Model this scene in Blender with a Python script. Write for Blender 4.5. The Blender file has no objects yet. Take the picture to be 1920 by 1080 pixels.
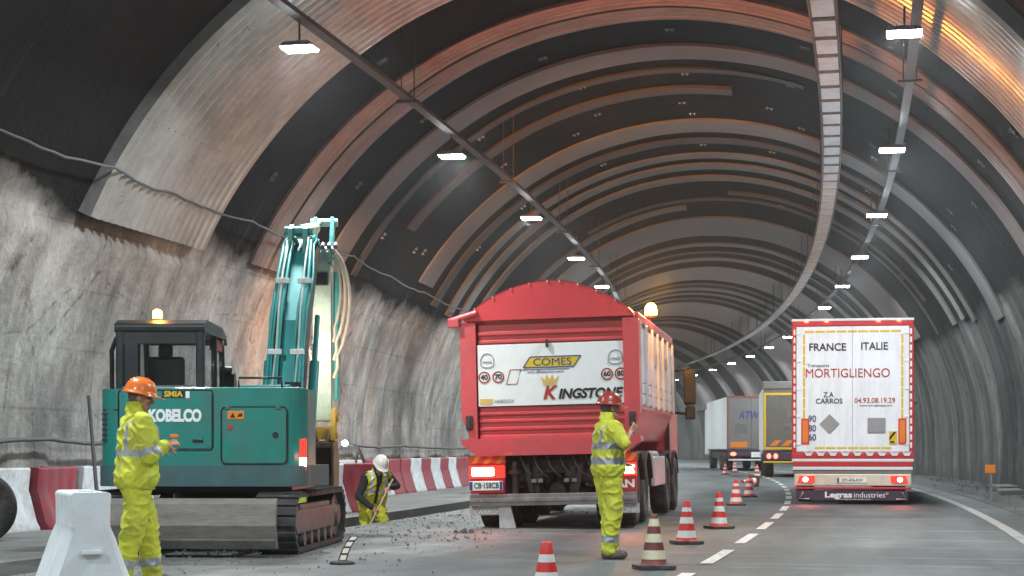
import bpy, bmesh, math, random
from mathutils import Vector, Matrix, noise
random.seed(7)
C = bpy.context.scene
COL = C.collection
R = math.radians

# ------------------------------------------------------------------ camera, world, exposure
cam_d = bpy.data.cameras.new('camera'); cam = bpy.data.objects.new('camera', cam_d); COL.objects.link(cam)
cam.location = (0, 0, 1.22); cam.rotation_euler = (R(90), 0, 0)
cam_d.sensor_width = 36; cam_d.lens = 60; cam_d.shift_y = 0.15625
cam_d.clip_start = 0.1; cam_d.clip_end = 1000
C.camera = cam
W = bpy.data.worlds.new('World'); C.world = W; W.use_nodes = True
nt = W.node_tree; bgn = nt.nodes['Background']
sky = nt.nodes.new('ShaderNodeTexSky'); sky.sky_type = 'NISHITA'; sky.sun_disc = False
sky.sun_elevation = R(35); sky.sun_rotation = R(160)
nt.links.new(sky.outputs[0], bgn.inputs[0]); bgn.inputs[1].default_value = 0.05
C.view_settings.view_transform = 'Standard'; C.view_settings.look = 'None'
C.view_settings.exposure = 0.12; C.view_settings.gamma = 1
LAMP_W = 430.0
C.cycles.max_bounces = 6; C.cycles.diffuse_bounces = 2; C.cycles.glossy_bounces = 3
C.cycles.sample_clamp_indirect = 6

# ------------------------------------------------------------------ materials
def inp(b, name, v):
    if name in b.inputs: b.inputs[name].default_value = v
def M(name, col, rough=.5, metal=0., var=.18, scale=5., dirt=None, damt=.35, dscale=3., bump=0., bscale=40., emit=0., ecol=None, coat=0., stretch=None):
    m = bpy.data.materials.new(name); m.use_nodes = True
    n, l = m.node_tree.nodes, m.node_tree.links
    b = n['Principled BSDF']
    tc = n.new('ShaderNodeTexCoord'); src = tc.outputs['Object']
    if stretch:
        mp = n.new('ShaderNodeMapping'); mp.inputs['Scale'].default_value = stretch
        l.new(src, mp.inputs[0]); src = mp.outputs[0]
    nz = n.new('ShaderNodeTexNoise'); nz.inputs['Scale'].default_value = scale; nz.inputs['Detail'].default_value = 6
    nz.inputs['Roughness'].default_value = .65
    l.new(src, nz.inputs['Vector'])
    r = n.new('ShaderNodeMapRange'); r.inputs[1].default_value = .25; r.inputs[2].default_value = .75
    r.inputs[3].default_value = 1 - var; r.inputs[4].default_value = 1 + var
    l.new(nz.outputs[0], r.inputs[0])
    mx = n.new('ShaderNodeMix'); mx.data_type = 'RGBA'; mx.blend_type = 'MULTIPLY'; mx.inputs[0].default_value = 1
    mx.inputs[6].default_value = (*col, 1); l.new(r.outputs[0], mx.inputs[7])
    out = mx.outputs[2]
    if dirt:
        n2 = n.new('ShaderNodeTexNoise'); n2.inputs['Scale'].default_value = dscale; n2.inputs['Detail'].default_value = 8
        n2.inputs['Roughness'].default_value = .75
        l.new(src, n2.inputs['Vector'])
        r2 = n.new('ShaderNodeMapRange'); r2.inputs[1].default_value = .45; r2.inputs[2].default_value = .75
        r2.inputs[3].default_value = 0; r2.inputs[4].default_value = damt * 2
        l.new(n2.outputs[0], r2.inputs[0])
        m2 = n.new('ShaderNodeMix'); m2.data_type = 'RGBA'; l.new(r2.outputs[0], m2.inputs[0])
        l.new(out, m2.inputs[6]); m2.inputs[7].default_value = (*dirt, 1); out = m2.outputs[2]
    l.new(out, b.inputs['Base Color'])
    rr = n.new('ShaderNodeMapRange'); rr.inputs[3].default_value = max(.05, rough - .12); rr.inputs[4].default_value = min(1, rough + .12)
    l.new(nz.outputs[0], rr.inputs[0]); l.new(rr.outputs[0], b.inputs['Roughness'])
    b.inputs['Metallic'].default_value = metal
    if coat: inp(b, 'Coat Weight', coat)
    if bump:
        n3 = n.new('ShaderNodeTexNoise'); n3.inputs['Scale'].default_value = bscale; n3.inputs['Detail'].default_value = 5
        l.new(src, n3.inputs['Vector'])
        bp = n.new('ShaderNodeBump'); bp.inputs['Strength'].default_value = bump; bp.inputs['Distance'].default_value = .02
        l.new(n3.outputs[0], bp.inputs['Height']); l.new(bp.outputs[0], b.inputs['Normal'])
    if emit:
        b.inputs['Emission Color'].default_value = (*(ecol or col), 1); b.inputs['Emission Strength'].default_value = emit
    return m

DUST = (.22, .20, .17); MUD = (.10, .08, .065)
mt = {}
mt['teal'] = M('teal_paint', (.005, .20, .17), .38, var=.14, dirt=(.09, .11, .10), damt=.38, dscale=1.8, coat=.25, bump=.08, bscale=3)
mt['teal_hose'] = M('teal_hose_paint', (.04, .38, .38), .4, var=.15, dirt=MUD, damt=.2, dscale=5)
mt['mint'] = M('pale_mint_paint', (.50, .66, .60), .45, var=.12, dirt=(.25, .24, .2), damt=.35, dscale=4)
mt['darkteal'] = M('grey_teal_paint', (.05, .12, .13), .5, dirt=MUD, damt=.3)
mt['black'] = M('black_plastic', (.012, .013, .016), .42, var=.3, dirt=(.06, .06, .055), damt=.2)
mt['steel'] = M('worn_steel', (.17, .165, .16), .5, .55, var=.3, dirt=(.12, .11, .10), damt=.5, dscale=3, bump=.3, bscale=30)
mt['blade'] = M('scraped_blade_steel', (.21, .185, .165), .55, .25, var=.25, dirt=(.09, .08, .075), damt=.4, dscale=2, stretch=(1, 1, 4), bump=.2, bscale=14)
mt['track'] = M('track_rubber', (.035, .034, .036), .75, var=.3, dirt=(.13, .12, .11), damt=.45, dscale=4, bump=.4)
mt['chassis'] = M('grimy_chassis', (.045, .03, .03), .6, .2, var=.4, dirt=(.15, .10, .09), damt=.35, dscale=6, bump=.3)
mt['tyre'] = M('tyre_rubber', (.03, .027, .027), .8, var=.3, dirt=(.16, .12, .10), damt=.45, dscale=5, bump=.3)
mt['rim'] = M('dusty_rim', (.30, .27, .27), .55, .5, dirt=MUD, damt=.5)
mt['red'] = M('red_truck_paint', (.68, .065, .08), .33, var=.10, dirt=(.30, .10, .085), damt=.32, dscale=1.6, coat=.25, bump=.05, bscale=2.5)
mt['tarp'] = M('red_tarpaulin', (.64, .04, .05), .55, var=.14, scale=2, bump=.25, bscale=7)
mt['silver'] = M('silver_side_panel', (.62, .58, .60), .35, .3, var=.08, dirt=(.35, .24, .22), damt=.35, dscale=2)
mt['white'] = M('white_paint', (.74, .75, .78), .4, var=.05, dirt=(.5, .5, .5), damt=.14, dscale=2)
mt['panelwhite'] = M('white_sign_vinyl', (.86, .86, .85), .45, var=.04, dirt=(.55, .52, .5), damt=.12, dscale=3)
mt['doorwhite'] = M('white_trailer_door', (.82, .86, .93), .42, var=.04, dirt=(.46, .46, .47), damt=.28, dscale=1.5, stretch=(2, 1, .35))
mt['curtain'] = M('white_curtain', (.85, .85, .85), .6, var=.05, bump=.2, bscale=4)
mt['trred'] = M('trailer_red', (.55, .02, .035), .4, var=.12, dirt=(.25, .1, .1), damt=.2)
mt['plum'] = M('dark_plum_flap', (.055, .035, .07), .6, var=.2)
mt['cream'] = M('cream_bumper', (.72, .62, .52), .4, var=.08, dirt=(.4, .3, .25), damt=.25)
mt['bumpgrey'] = M('scuffed_grey_bumper', (.26, .22, .22), .5, .2, var=.25, dirt=(.10, .07, .07), damt=.5, dscale=4)
mt['greybox'] = M('grey_truck_door', (.18, .175, .175), .5, var=.12, dirt=(.13, .12, .12), damt=.35, dscale=2)
mt['duskframe'] = M('dusky_red_frame', (.25, .07, .06), .55, var=.2)
mt['greygreen'] = M('dark_grey_green_door', (.12, .125, .115), .5, var=.2, dirt=(.2, .2, .19), damt=.3, dscale=2)
mt['yellow'] = M('yellow_tape', (.70, .48, .02), .45, var=.1)
mt['orange'] = M('orange_plastic', (.75, .22, .02), .45, var=.1)
mt['redtape'] = M('red_tape', (.62, .05, .03), .45, var=.08)
mt['txblack'] = M('black_lettering', (.012, .012, .014), .5, var=.1)
mt['txred'] = M('red_lettering', (.42, .03, .015), .5, var=.1)
mt['txblue'] = M('blue_lettering', (.03, .05, .20), .5, var=.1)
mt['txwhite'] = M('white_lettering', (.82, .82, .82), .5, var=.04)
mt['txgrey'] = M('grey_lettering', (.30, .28, .30), .5, var=.1)
mt['txgold'] = M('gold_emblem', (.70, .45, .12), .5, var=.1)
mt['hazgrey'] = M('grey_hazard_plate', (.30, .30, .32), .5, .2, var=.1)
mt['glass'] = None
mt['tail'] = M('tail_light_lens', (.7, .03, .02), .3, emit=7, ecol=(1, .10, .06))
mt['taildim'] = M('faint_glow_tail_lens', (.55, .03, .02), .25, emit=.8, ecol=(1, .06, .04))  # faint glow put into the lens that surrounds the lit lamp
mt['tailhot'] = M('lit_brake_lens', (.9, .5, .35), .3, emit=22, ecol=(1, .62, .40))
mt['amber'] = M('lit_amber_lens', (1, .5, .1), .3, emit=14, ecol=(1, .42, .06))
mt['amberhot'] = M('flashing_beacon_lens', (1, .8, .4), .3, emit=22, ecol=(1, .60, .12))
mt['led'] = M('lit_led_lens', (.9, .95, 1), .3, emit=60, ecol=(.80, .92, 1))
mt['housing'] = M('lamp_housing', (.16, .17, .18), .45, .5)
mt['galv'] = M('galvanised_tray', (.34, .35, .37), .42, .7, var=.15, dirt=(.12, .11, .11), damt=.3)
mt['galvpanel'] = M('bright_cable_ladder_cover', (.54, .54, .55), .36, .55, var=.2, dirt=(.2, .19, .18), damt=.3, dscale=2)
mt['darksteel'] = M('dark_tray_steel', (.11, .10, .10), .5, .5, var=.2)
mt['cable'] = M('grey_cable', (.10, .105, .11), .6)
mt['hivis'] = M('fluorescent_yellow_cloth', (.66, .67, .05), .8, var=.2, scale=9, dirt=(.20, .19, .08), damt=.42, dscale=4.5, bump=.5, bscale=18)
mt['hivis_old'] = M('worn_yellow_cloth', (.56, .55, .03), .8, var=.16, scale=7, dirt=(.28, .26, .05), damt=.3, dscale=5, bump=.5, bscale=18)
mt['reflect'] = M('grey_reflective_tape', (.34, .35, .37), .4, .2, var=.1)
mt['reflectw'] = M('pale_reflective_tape', (.62, .62, .66), .4, .2, var=.1)
mt['skin'] = M('skin', (.46, .23, .155), .55, var=.12, scale=14)
mt['helm_o'] = M('orange_helmet', (.78, .17, .025), .28, var=.06, coat=.4)
mt['helm_w'] = M('white_helmet', (.80, .76, .72), .3, var=.05, coat=.4)
mt['helm_r'] = M('red_helmet', (.34, .04, .03), .3, var=.06, coat=.4)
mt['hair'] = M('grey_brown_hair', (.09, .075, .065), .8)
mt['blackcloth'] = M('black_cloth', (.014, .014, .016), .85, var=.3, bump=.4, bscale=20)
mt['boot'] = M('dusty_boot', (.06, .05, .045), .7, var=.3, dirt=(.25, .22, .19), damt=.4, dscale=14)
mt['eye'] = M('eye', (.02, .015, .012), .2)
mt['lip'] = M('lip', (.30, .10, .09), .5)
mt['wood'] = M('wooden_handle', (.55, .36, .22), .6, var=.2, scale=20)
mt['coner'] = M('cone_red', (.70, .035, .03), .5, var=.1, dirt=(.25, .07, .06), damt=.2, dscale=9)
mt['conew'] = M('cone_white', (.78, .77, .74), .5, var=.06, dirt=(.4, .38, .35), damt=.25, dscale=9)
mt['coner_shaded'] = M('cone_red_shaded', (.17, .035, .03), .6, var=.2, dirt=(.1, .06, .05), damt=.3, dscale=9)  # shade painted into the cone's red, with some dirt noise over it
mt['conew_shaded'] = M('cone_white_shaded', (.66, .58, .42), .55, var=.1, dirt=(.3, .25, .2), damt=.3, dscale=9)  # the same painted shade in the cone's white bands
mt['conebase'] = M('cone_base_rubber', (.03, .028, .03), .7, dirt=DUST, damt=.25)
mt['barw'] = M('white_barrier_plastic', (.66, .68, .70), .5, var=.1, dirt=(.24, .23, .21), damt=.45, dscale=3.2)
mt['barr'] = M('red_barrier_plastic', (.30, .030, .05), .55, var=.18, dirt=(.16, .10, .095), damt=.5, dscale=3.2)
mt['barclean'] = M('clean_white_barrier_plastic', (.74, .77, .80), .45, var=.06, dirt=(.45, .45, .44), damt=.25, dscale=3)
mt['lime'] = M('lime_crate', (.55, .68, .10), .55)
mt['stone'] = M('broken_asphalt', (.09, .085, .085), .9, var=.4, bump=.5)
mt['slab'] = M('concrete_slab', (.17, .17, .165), .85, var=.25, dirt=(.06, .055, .05), damt=.5, dscale=5, bump=.4)
mt['bucket'] = M('rusty_bucket_steel', (.30, .20, .13), .55, .4, var=.3, dirt=(.20, .12, .07), damt=.5, bump=.3)
mt['yellowsteel'] = M('yellow_coupler_paint', (.70, .46, .05), .5, dirt=(.3, .2, .1), damt=.4)
mt['hosew'] = M('pale_hydraulic_hose', (.60, .50, .42), .5)

def glassmat(name, col, alpha):
    m = bpy.data.materials.new(name); m.use_nodes = True
    n, l = m.node_tree.nodes, m.node_tree.links
    b = n['Principled BSDF']; b.inputs['Base Color'].default_value = (*col, 1); b.inputs['Roughness'].default_value = .08
    t = n.new('ShaderNodeBsdfTransparent'); t.inputs[0].default_value = (.95, .97, .97, 1)
    ms = n.new('ShaderNodeMixShader'); ms.inputs[0].default_value = alpha
    l.new(t.outputs[0], ms.inputs[1]); l.new(b.outputs[0], ms.inputs[2]); l.new(ms.outputs[0], n['Material Output'].inputs[0])
    return m
mt['glass'] = glassmat('cab_glass', (.02, .03, .03), .09)

# ------------------------------------------------------------------ mesh builder
class MB:
    def __init__(s): s.v = []; s.f = []; s.mi = []; s.sm = []; s.uv = None
    def add(s, vs, fs, mi=0, sm=False):
        o = len(s.v); s.v += [tuple(p) for p in vs]
        for q in fs: s.f.append([o + i for i in q]); s.mi.append(mi); s.sm.append(sm)
        return s
    def box(s, x0, x1, y0, y1, z0, z1, mi=0, mat=None):
        vs = [Vector(p) for p in ((x0,y0,z0),(x1,y0,z0),(x1,y1,z0),(x0,y1,z0),(x0,y0,z1),(x1,y0,z1),(x1,y1,z1),(x0,y1,z1))]
        if mat: vs = [mat @ p for p in vs]
        return s.add(vs, [(0,3,2,1),(4,5,6,7),(0,1,5,4),(1,2,6,5),(2,3,7,6),(3,0,4,7)], mi)
    def prism(s, pts, a0, a1, axis='y', mi=0, sm=False, mat=None):
        n = len(pts)
        def pl(p, a):
            v = Vector((p[0], a, p[1])) if axis == 'y' else Vector((a, p[0], p[1])) if axis == 'x' else Vector((p[0], p[1], a))
            return mat @ v if mat else v
        vs = [pl(p, a0) for p in pts] + [pl(p, a1) for p in pts]
        s.add(vs, [tuple(range(n))[::-1], tuple(range(n, 2*n))], mi)
        return s.add(vs, [(i, (i+1) % n, n+(i+1) % n, n+i) for i in range(n)], mi, sm)
    def cyl(s, p0, p1, r0, r1=None, n=14, mi=0, sm=True, caps=True):
        p0, p1 = Vector(p0), Vector(p1); r1 = r0 if r1 is None else r1
        d = (p1-p0).normalized(); a = d.orthogonal().normalized(); b = d.cross(a)
        vs = [p0 + (a*math.cos(t)+b*math.sin(t))*r0 for t in [2*math.pi*i/n for i in range(n)]] + \
             [p1 + (a*math.cos(t)+b*math.sin(t))*r1 for t in [2*math.pi*i/n for i in range(n)]]
        s.add(vs, [(i, (i+1) % n, n+(i+1) % n, n+i) for i in range(n)], mi, sm)
        if caps: s.add(vs, [tuple(range(n))[::-1], tuple(range(n, 2*n))], mi)
        return s
    def tube(s, pts, r, n=8, mi=0):
        pts = [Vector(p) for p in pts]; rings = []
        up = Vector((.13, .21, .97))
        for i, p in enumerate(pts):
            d = (pts[min(i+1, len(pts)-1)] - pts[max(i-1, 0)]).normalized()
            a = d.cross(up); a = a.normalized() if a.length > 1e-4 else d.orthogonal().normalized(); b = d.cross(a)
            rings.append([p + (a*math.cos(2*math.pi*k/n)+b*math.sin(2*math.pi*k/n))*r for k in range(n)])
        vs = [q for g in rings for q in g]
        fs = [(i*n+k, i*n+(k+1) % n, (i+1)*n+(k+1) % n, (i+1)*n+k) for i in range(len(pts)-1) for k in range(n)]
        s.add(vs, fs, mi, True)
        return s.add(vs, [tuple(range(n))[::-1], tuple(range((len(pts)-1)*n, len(pts)*n))], mi)
    def lathe(s, prof, n=24, mi=0, mat=None, mis=None, close=True):
        m = len(prof); vs = []
        for (r, z) in prof:
            for k in range(n):
                t = 2*math.pi*k/n; v = Vector((r*math.cos(t), r*math.sin(t), z)); vs.append(mat @ v if mat else v)
        for i in range(m-1):
            s.add([], [], mi)
        o = len(s.v); s.v += [tuple(p) for p in vs]
        for i in range(m-1):
            for k in range(n):
                s.f.append([o+i*n+k, o+i*n+(k+1) % n, o+(i+1)*n+(k+1) % n, o+(i+1)*n+k]); s.mi.append(mis[i] if mis else mi); s.sm.append(True)
        if close:
            s.f.append([o+k for k in range(n)][::-1]); s.mi.append(mis[0] if mis else mi); s.sm.append(False)
            s.f.append([o+(m-1)*n+k for k in range(n)]); s.mi.append(mis[-1] if mis else mi); s.sm.append(False)
        return s
    def ell(s, c, rx, ry, rz, n=14, m=9, mi=0, mat=None):
        vs = []; c = Vector(c)
        for i in range(m+1):
            ph = math.pi*i/m
            for k in range(n):
                t = 2*math.pi*k/n
                v = Vector((rx*math.sin(ph)*math.cos(t), ry*math.sin(ph)*math.sin(t), -rz*math.cos(ph)))
                vs.append((mat @ v if mat else v) + c)
        return s.add(vs, [(i*n+k, i*n+(k+1) % n, (i+1)*n+(k+1) % n, (i+1)*n+k) for i in range(m) for k in range(n)], mi, True)
    def cap(s, p0, p1, r0, r1=None, n=14, mi=0):          # closed tapered capsule
        p0, p1 = Vector(p0), Vector(p1); r1 = r0 if r1 is None else r1
        d = (p1-p0); L = d.length; d = d.normalized() if L > 1e-6 else Vector((0, 0, 1)); a = d.orthogonal().normalized(); b = d.cross(a)
        prof = [(-math.cos(t)*r0, math.sin(t)*r0) for t in [math.pi/2*i/5 for i in range(1, 6)]] + \
               [(L+math.sin(t)*r1, math.cos(t)*r1) for t in [math.pi/2*i/5 for i in range(0, 5)]]
        vs = [p0 - d*r0]
        for (h, r) in prof:
            for k in range(n):
                t = 2*math.pi*k/n; vs.append(p0 + d*h + (a*math.cos(t)+b*math.sin(t))*r)
        vs.append(p1 + d*r1); m = len(prof); e = len(vs)-1
        fs = [(0, 1+(k+1) % n, 1+k) for k in range(n)] + [(e, 1+(m-1)*n+k, 1+(m-1)*n+(k+1) % n) for k in range(n)]
        fs += [(1+i*n+k, 1+i*n+(k+1) % n, 1+(i+1)*n+(k+1) % n, 1+(i+1)*n+k) for i in range(m-1) for k in range(n)]
        return s.add(vs, fs, mi, True)
    def build(s, name, mats, parent=None, bevel=0., seg=2):
        me = bpy.data.meshes.new(name); me.from_pydata(s.v, [], s.f); me.update()
        if not isinstance(mats, (list, tuple)): mats = [mats]
        for m in mats: me.materials.append(m)
        me.polygons.foreach_set('material_index', s.mi); me.polygons.foreach_set('use_smooth', s.sm)
        if s.uv:
            uvl = me.uv_layers.new(name='UVMap')
            for lp in me.loops: uvl.data[lp.index].uv = s.uv[lp.vertex_index]
        o = bpy.data.objects.new(name, me); COL.objects.link(o)
        if parent: o.parent = parent
        if bevel:
            bv = o.modifiers.new('bevel', 'BEVEL'); bv.width = bevel; bv.segments = seg; bv.limit_method = 'ANGLE'; bv.angle_limit = R(40)
        return o

def tag(o, label=None, cat=None, group=None, kind=None):
    if label: o['label'] = label
    if cat: o['category'] = cat
    if group: o['group'] = group
    if kind: o['kind'] = kind
    return o
def empty(name, loc, rz=0, label=None, cat=None, group=None, ry=0):
    o = bpy.data.objects.new(name, None); COL.objects.link(o); o.location = loc; o.rotation_euler = (0, ry, rz)
    o.empty_display_size = .2
    return tag(o, label, cat, group)
def dup(o, parent=None):
    c = o.copy(); COL.objects.link(c)
    if parent: c.parent = parent
    for ch in list(o.children): dup(ch, c)
    return c
ORD = ['nearest','second','third','fourth','fifth','sixth','seventh','eighth','ninth','tenth','eleventh','twelfth','thirteenth','fourteenth','fifteenth','sixteenth','seventeenth','eighteenth','nineteenth','twentieth','twenty-first','twenty-second','twenty-third','twenty-fourth']

def text(name, s, size, pos, mat, parent, width=None, shear=0., bold=0., rot=None, align='CENTER', depth=.002, spacing=1.0):
    cu = bpy.data.curves.new(name, 'FONT'); cu.body = s; cu.size = size; cu.align_x = align; cu.align_y = 'CENTER'
    cu.shear = shear; cu.offset = bold; cu.extrude = depth; cu.space_character = spacing; cu.resolution_u = 4
    t = bpy.data.objects.new(name, cu); COL.objects.link(t)
    dg = bpy.context.evaluated_depsgraph_get(); dg.update()
    me = bpy.data.meshes.new_from_object(t.evaluated_get(dg))
    COL.objects.unlink(t); bpy.data.objects.remove(t)
    xs = [v.co.x for v in me.vertices]
    if width and xs:
        k = width/(max(xs)-min(xs))
        for v in me.vertices: v.co.x *= k
    rm = rot if rot else Matrix.Rotation(R(90), 4, 'X')
    me.transform(Matrix.Translation(pos) @ rm)
    me.materials.clear(); me.materials.append(mat)
    o = bpy.data.objects.new(name, me); COL.objects.link(o); o.parent = parent
    return o

# ------------------------------------------------------------------ the path of the curved tunnel
def ax(Y): return -4.715 + .27589*Y - .0012376*Y*Y
def th(Y): return math.atan(.27589 - .0024752*Y)
def P(Y, u, z=0.):
    t = th(Y); return Vector((ax(Y)+u*math.cos(t), Y-u*math.sin(t), z))
RAD, UC, ZC = 8.4, -.35, 1.25
VLEN = 1.35 + math.pi*RAD + 1.35
def prof(a, r=RAD):        # arc coordinate (metres from the left foot) -> (u, z), radius r
    if a < 1.35: return (UC-r, -.10+a)
    if a > 1.35+math.pi*RAD: return (UC+r, ZC-(a-1.35-math.pi*RAD))
    t = (a-1.35)/RAD; return (UC-r*math.cos(t), ZC+r*math.sin(t))
def arc_at_z(z, right=False):
    t = math.asin(max(0, min(1, (z-ZC)/RAD))); a = 1.35 + t*RAD
    return VLEN-a if right else a

# ------------------------------------------------------------------ setting materials (texture coordinates run along the tunnel)
def lining_mat():
    m = bpy.data.materials.new('tunnel_lining'); m.use_nodes = True
    n, l = m.node_tree.nodes, m.node_tree.links; b = n['Principled BSDF']
    uv = n.new('ShaderNodeUVMap'); uv.uv_map = 'UVMap'
    def nz(sx, sy, sc, det=6, ro=.6, off=0):
        mp = n.new('ShaderNodeMapping'); mp.inputs['Scale'].default_value = (sx, sy, 1); mp.inputs['Location'].default_value = (off, off, 0)
        l.new(uv.outputs[0], mp.inputs[0]); t = n.new('ShaderNodeTexNoise'); t.inputs['Scale'].default_value = sc
        t.inputs['Detail'].default_value = det; t.inputs['Roughness'].default_value = ro; l.new(mp.outputs[0], t.inputs['Vector']); return t.outputs[0]
    def mr(x, a, b_, c, d):
        r = n.new('ShaderNodeMapRange'); r.inputs[1].default_value = a; r.inputs[2].default_value = b_; r.inputs[3].default_value = c; r.inputs[4].default_value = d
        l.new(x, r.inputs[0]); return r.outputs[0]
    def mix(f, a, b_):
        x = n.new('ShaderNodeMix'); x.data_type = 'RGBA'
        if isinstance(f, float): x.inputs[0].default_value = f
        else: l.new(f, x.inputs[0])
        for k, q in ((6, a), (7, b_)):
            if isinstance(q, tuple): x.inputs[k].default_value = (*q, 1)
            else: l.new(q, x.inputs[k])
        return x.outputs[2]
    def math_(op, a, b_):
        x = n.new('ShaderNodeMath'); x.operation = op
        for k, q in ((0, a), (1, b_)):
            if isinstance(q, (int, float)): x.inputs[k].default_value = q
            else: l.new(q, x.inputs[k])
        return x.outputs[0]
    ge = n.new('ShaderNodeNewGeometry'); sp = n.new('ShaderNodeSeparateXYZ'); l.new(ge.outputs['Position'], sp.inputs[0])
    z = sp.outputs[2]
    streak = nz(1.0, .38, 1.0, 12, .74)            # run along the section, down the wall
    fine = nz(1, 1, 3.2, 8, .7, 7)
    blotch = nz(.5, .5, .55, 5, .6, 3)
    pits = nz(1, .6, 11, 4, .6, 11)
    conc = mix(mr(streak, .36, .60, 0, 1), (.18, .172, .16), (.54, .52, .49))
    conc = mix(mr(fine, .46, .76, 0, .5), conc, (.24, .225, .21))
    conc = mix(mr(blotch, .46, .66, 0, .8), conc, (.085, .080, .074))
    conc = mix(mr(nz(.8, .35, 1.0, 9, .75, 77), .55, .66, 0, .7), conc, (.16, .115, .085))
    conc = mix(mr(pits, .66, .74, 0, .75), conc, (.05, .046, .044))
    pour = n.new('ShaderNodeTexBrick'); mpb = n.new('ShaderNodeMapping'); mpb.inputs['Scale'].default_value = (.15, .26, 1); l.new(uv.outputs[0], mpb.inputs[0]); l.new(mpb.outputs[0], pour.inputs[0])
    pour.inputs['Scale'].default_value = 1; pour.inputs['Mortar Size'].default_value = .006; pour.inputs['Mortar Smooth'].default_value = .4; pour.inputs['Bias'].default_value = 0; pour.offset = 0
    conc = mix(math_('MULTIPLY', pour.outputs['Fac'], mr(blotch, .42, .58, 0, .38)), conc, (.09, .086, .08))
    vor = n.new('ShaderNodeTexVoronoi'); vor.feature = 'DISTANCE_TO_EDGE'; vor.inputs['Scale'].default_value = .42; l.new(uv.outputs[0], vor.inputs['Vector'])
    conc = mix(math_('MULTIPLY', mr(vor.outputs['Distance'], .0, .012, .8, 0), mr(fine, .45, .6, 0, 1)), conc, (.06, .055, .05))
    streak2 = nz(2.6, .14, 1.0, 8, .7, 21)
    conc = mix(mr(streak2, .60, .74, 0, .75), conc, (.045, .043, .042))
    conc = mix(mr(nz(2.4, .09, 1.0, 6, .6, 33), .64, .78, 0, .7), conc, (.46, .45, .43))   # lime runs
    patch = nz(.35, 1.0, .6, 5, .6, 5)
    dark = mix(mr(patch, .35, .7, 0, 1), (.006, .0065, .007), (.017, .0158, .0152))
    dark = mix(mr(streak, .58, .8, 0, .5), dark, (.036, .031, .029))
    dark = mix(mr(nz(2.2, .12, 1.0, 3, .5, 40), .66, .72, 0, .55), dark, (.06, .053, .05))
    edge = math_('ADD', z, math_('MULTIPLY', math_('SUBTRACT', streak, .5), .8))
    edge = math_('ADD', edge, math_('MULTIPLY', math_('SUBTRACT', blotch, .5), 1.3))
    fac = mr(edge, 4.62, 5.02, 0, 1)
    su = n.new('ShaderNodeSeparateXYZ'); l.new(uv.outputs[0], su.inputs[0])
    sooty = math_('MULTIPLY', mr(su.outputs[1], VLEN*.5, VLEN*.55, 0, 1), mr(nz(1.1, .10, 1.0, 7, .65, 60), .42, .66, 1, .25))
    conc = mix(math_('MULTIPLY', sooty, .92), conc, (.036, .037, .034))
    conc = mix(mr(su.outputs[1], VLEN*.5, VLEN*.55, 0, .5), conc, (.06, .062, .06))
    base = mix(fac, conc, dark)
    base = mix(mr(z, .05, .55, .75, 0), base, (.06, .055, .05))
    l.new(base, b.inputs['Base Color'])
    l.new(mr(fac, 0, 1, .85, .6), b.inputs['Roughness']); l.new(mr(fac, 0, 1, .35, .10), b.inputs['Specular IOR Level'])
    bp = n.new('ShaderNodeBump'); bp.inputs['Strength'].default_value = .85; bp.inputs['Distance'].default_value = .07
    l.new(math_('ADD', math_('MULTIPLY', streak, .40), math_('ADD', math_('MULTIPLY', fine, 1.0), math_('MULTIPLY', pits, .35))), bp.inputs['Height']); l.new(bp.outputs[0], b.inputs['Normal'])
    return m
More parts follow.
